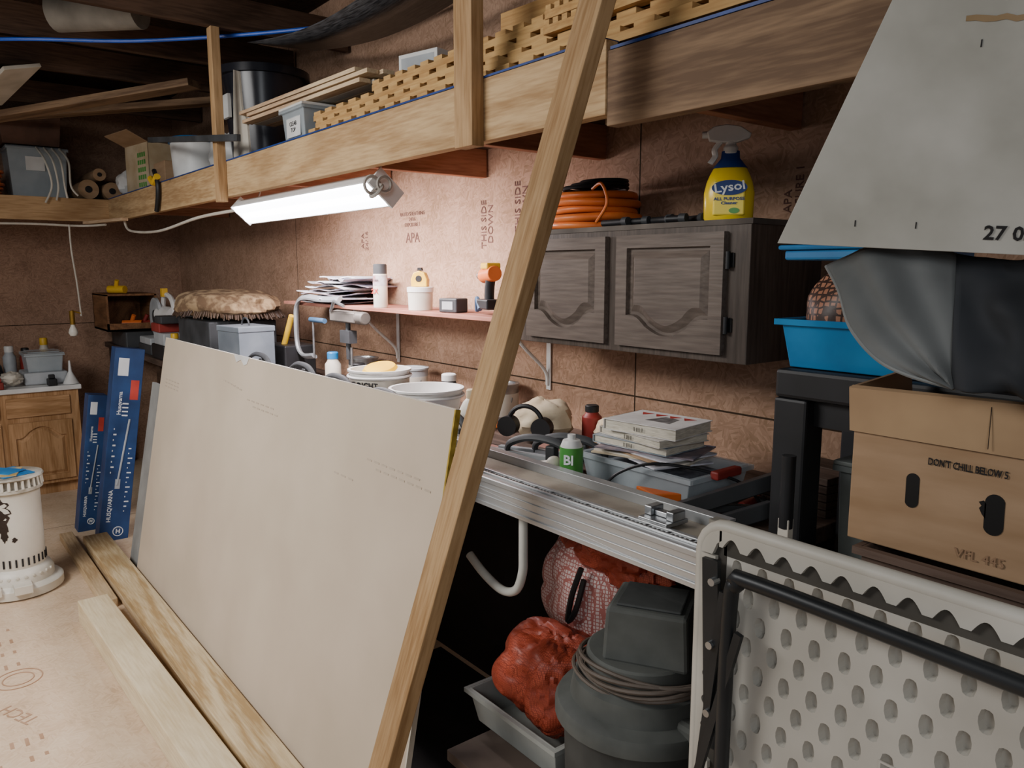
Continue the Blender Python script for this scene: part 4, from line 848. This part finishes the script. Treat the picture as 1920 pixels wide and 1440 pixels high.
# ---------------------------------------------------------------- folding table
e=thing('folding_table','folded grey plastic table with dimpled underside and black legs','table',(-.725,.955,.02))
tp=mat('table_plastic','#bdb9b0','#a7a298',rough=.5,scale=4)
W=1.15; Hh=1.258
def rrect(x0,x1,z0,z1,r,n=8):
    o=[]
    for (cx,cz,a0) in ((x0+r,z0+r,180),(x1-r,z0+r,270),(x1-r,z1-r,0),(x0+r,z1-r,90)):
        for i in range(n+1): t=rad(a0+90*i/n); o.append((cx+r*math.cos(t),cz+r*math.sin(t)))
    return o
b=B(); cw,ch=.043,.0375; ow=.0088; oh=.0155; x0=.052; dep=.012; rows=int((Hh-.085)/ch); z=Hh-.052-rows*ch; row=0
K=12
while row<rows:
    off=(row%2)*cw/2; x=x0+off-cw
    while x<W-.06:
        xa=max(x,x0); xb=min(x+cw,W-.05)
        if xb-xa>=cw-1e-6:
            cx=(xa+xb)/2; cz=z+ch/2; ring=[];inn=[]
            for i in range(K):
                t=2*math.pi*(i+.5)/K; dx,dz=math.cos(t),math.sin(t)
                k=min(cw/2/abs(dx) if abs(dx)>1e-6 else 9,ch/2/abs(dz) if abs(dz)>1e-6 else 9); ring.append((cx+dx*k,-.012,cz+dz*k))
                zz=(oh-ow)*(1 if dz>0 else -1)+ow*dz if abs(dz)>.3 else oh*dz*.9
                inn.append((cx+ow*(dx if abs(dz)>.3 else math.copysign(1,dx)),-.012,cz+zz))
            for qx,qz in ((-1,-1),(1,-1),(1,1),(-1,1)):
                tx,tz=cx+qx*cw/2,cz+qz*ch/2; j=min(range(K),key=lambda i:(ring[i][0]-tx)**2+(ring[i][2]-tz)**2); ring[j]=(tx,-.012,tz)
            dp=[(cx+(px_-cx)*.7,-.012+dep,cz+(pz_-cz)*.75) for px_,_,pz_ in inn]
            o=len(b.v); b.v+=ring+inn+dp
            for i in range(K):
                j=(i+1)%K; b.f+=[(o+i,o+j,o+K+j,o+K+i),(o+K+i,o+K+j,o+2*K+j,o+2*K+i)]
            b.f.append(tuple(o+2*K+i for i in range(K)))
        elif xb>xa:
            b.add([(xa,-.012,z),(xb,-.012,z),(xb,-.012,z+ch),(xa,-.012,z+ch)],[(0,1,2,3)])
        x+=cw
    z+=ch; row+=1
b.make('dimpled_face',tp,e)
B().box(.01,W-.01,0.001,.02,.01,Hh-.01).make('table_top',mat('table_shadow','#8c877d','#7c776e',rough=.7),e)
rm=mat('table_rim','#c4bfb5','#aea99e',rough=.5)
rim=cat([(x,-.010,z_) for x,z_ in rrect(.010,W-.010,.010,Hh-.010,.045,5)],1,True)
B().tube(rim,.011,10,closed=True).make('rim',rm,e,smooth=True)
def scal(x0,x1,z0,z1,vertical,dep_):
    b=B(); pt=.043; n=int((z1-z0 if vertical else x1-x0)/pt)
    for i in range(n):
        s0=(z0 if vertical else x0)+i*pt
        arc=[(dep_-.016*math.sin(math.pi*k/10),pt-.006-.031*k/10) for k in range(11)]
        pr=[(0,0),(0,pt),(dep_,pt)]+arc+[(dep_,0)]
        if vertical: b.prism([(x0+p_,s0+q_) for p_,q_ in pr],'xz',-.020,-.006)
        else: b.prism([(s0+q_,z1-p_) for p_,q_ in pr],'xz',-.020,-.006)
    return b
b=scal(.014,0,.04,Hh-.045,True,.026); b2=scal(.046,W-.05,0,Hh-.014,False,.026); b.add(b2.v,b2.f)
b.prism([(.014,Hh-.055),(.014,Hh-.040),(.020,Hh-.026),(.034,Hh-.014),(.05,Hh-.014),(.05,Hh-.030),(.042,Hh-.036),(.034,Hh-.055)],'xz',-.020,-.006)
b.make('scalloped_flange',rm,e)
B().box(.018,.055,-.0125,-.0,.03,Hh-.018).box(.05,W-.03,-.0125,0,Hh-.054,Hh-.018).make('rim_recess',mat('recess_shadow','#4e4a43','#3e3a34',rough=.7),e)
b=B()
for (x_,z_) in ((.30,.90),(.45,.90)):
    b.box(x_,x_+.12,-.014,-.012,z_,z_+.003).box(x_,x_+.003,-.014,-.012,z_,z_+.1).box(x_,x_+.12,-.014,-.012,z_+.1,z_+.103).box(x_+.117,x_+.12,-.014,-.012,z_,z_+.1)
b.make('moulded_mark',tp,e)
bl=mat('black_steel','#303234','#222426',rough=.4,metal=.3)
B().tube(cat([(.080,-.045,.30),(.083,-.045,.7),(.086,-.045,1.12),(.098,-.045,1.182),(.13,-.045,1.193),(.5,-.045,1.187),(1.1,-.045,1.180)],6),.0115,12).make('leg_frame',bl,e,smooth=True)
B().box(-.014,.014,-.004,.004,-.02,.28).make('pivot_plate',bl,e,loc=(.055,-.03,.92),rot=(0,-3,0))
B().box(-.006,.006,-.004,.004,0,.32).make('brace',bl,e,loc=(.036,-.036,.84),rot=(0,6,0)); B().box(-.006,.006,-.004,.004,0,.28).make('brace',bl,e,loc=(.04,-.05,.84),rot=(0,14,0))
for z_ in (.96,1.07,1.17): B().cyl((.052,-.045,z_),(.052,-.03,z_),.006,n=10).make('rivet',steel,e)

# ---------------------------------------------------------------- lights
def area(name,loc,size,power,target,col=(1,1,1),sy=None,spread=None):
    l=bpy.data.lights.new(name,'AREA'); l.shape='RECTANGLE'; l.size=size; l.size_y=sy or size; l.energy=power; l.color=col
    o=bpy.data.objects.new(name,l); COL.objects.link(o); o.location=loc; o.rotation_euler=(Vector(target)-Vector(loc)).to_track_quat('-Z','Y').to_euler()
    if spread: l.spread=rad(spread)
    return o
area('tube_light',(-3.19,1.42,1.86),1.35,44,(-3.19,1.88,1.15),(1,.90,.91),.1)
area('room_light',(-2.8,-1.3,2.7),1.8,78,(-3.1,.8,.3),(1,.98,.95),.8,150)
area('rear_light',(1.4,-1.4,2.5),1.2,19,(-.8,1.1,1.0),(.92,.96,1),.9,150)  # cool area light behind the camera, aimed at the right-hand things
w=bpy.data.worlds.new('world'); bpy.context.scene.world=w; w.use_nodes=True; w.node_tree.nodes['Background'].inputs[0].default_value=(.86,.89,.95,1); w.node_tree.nodes['Background'].inputs[1].default_value=.25
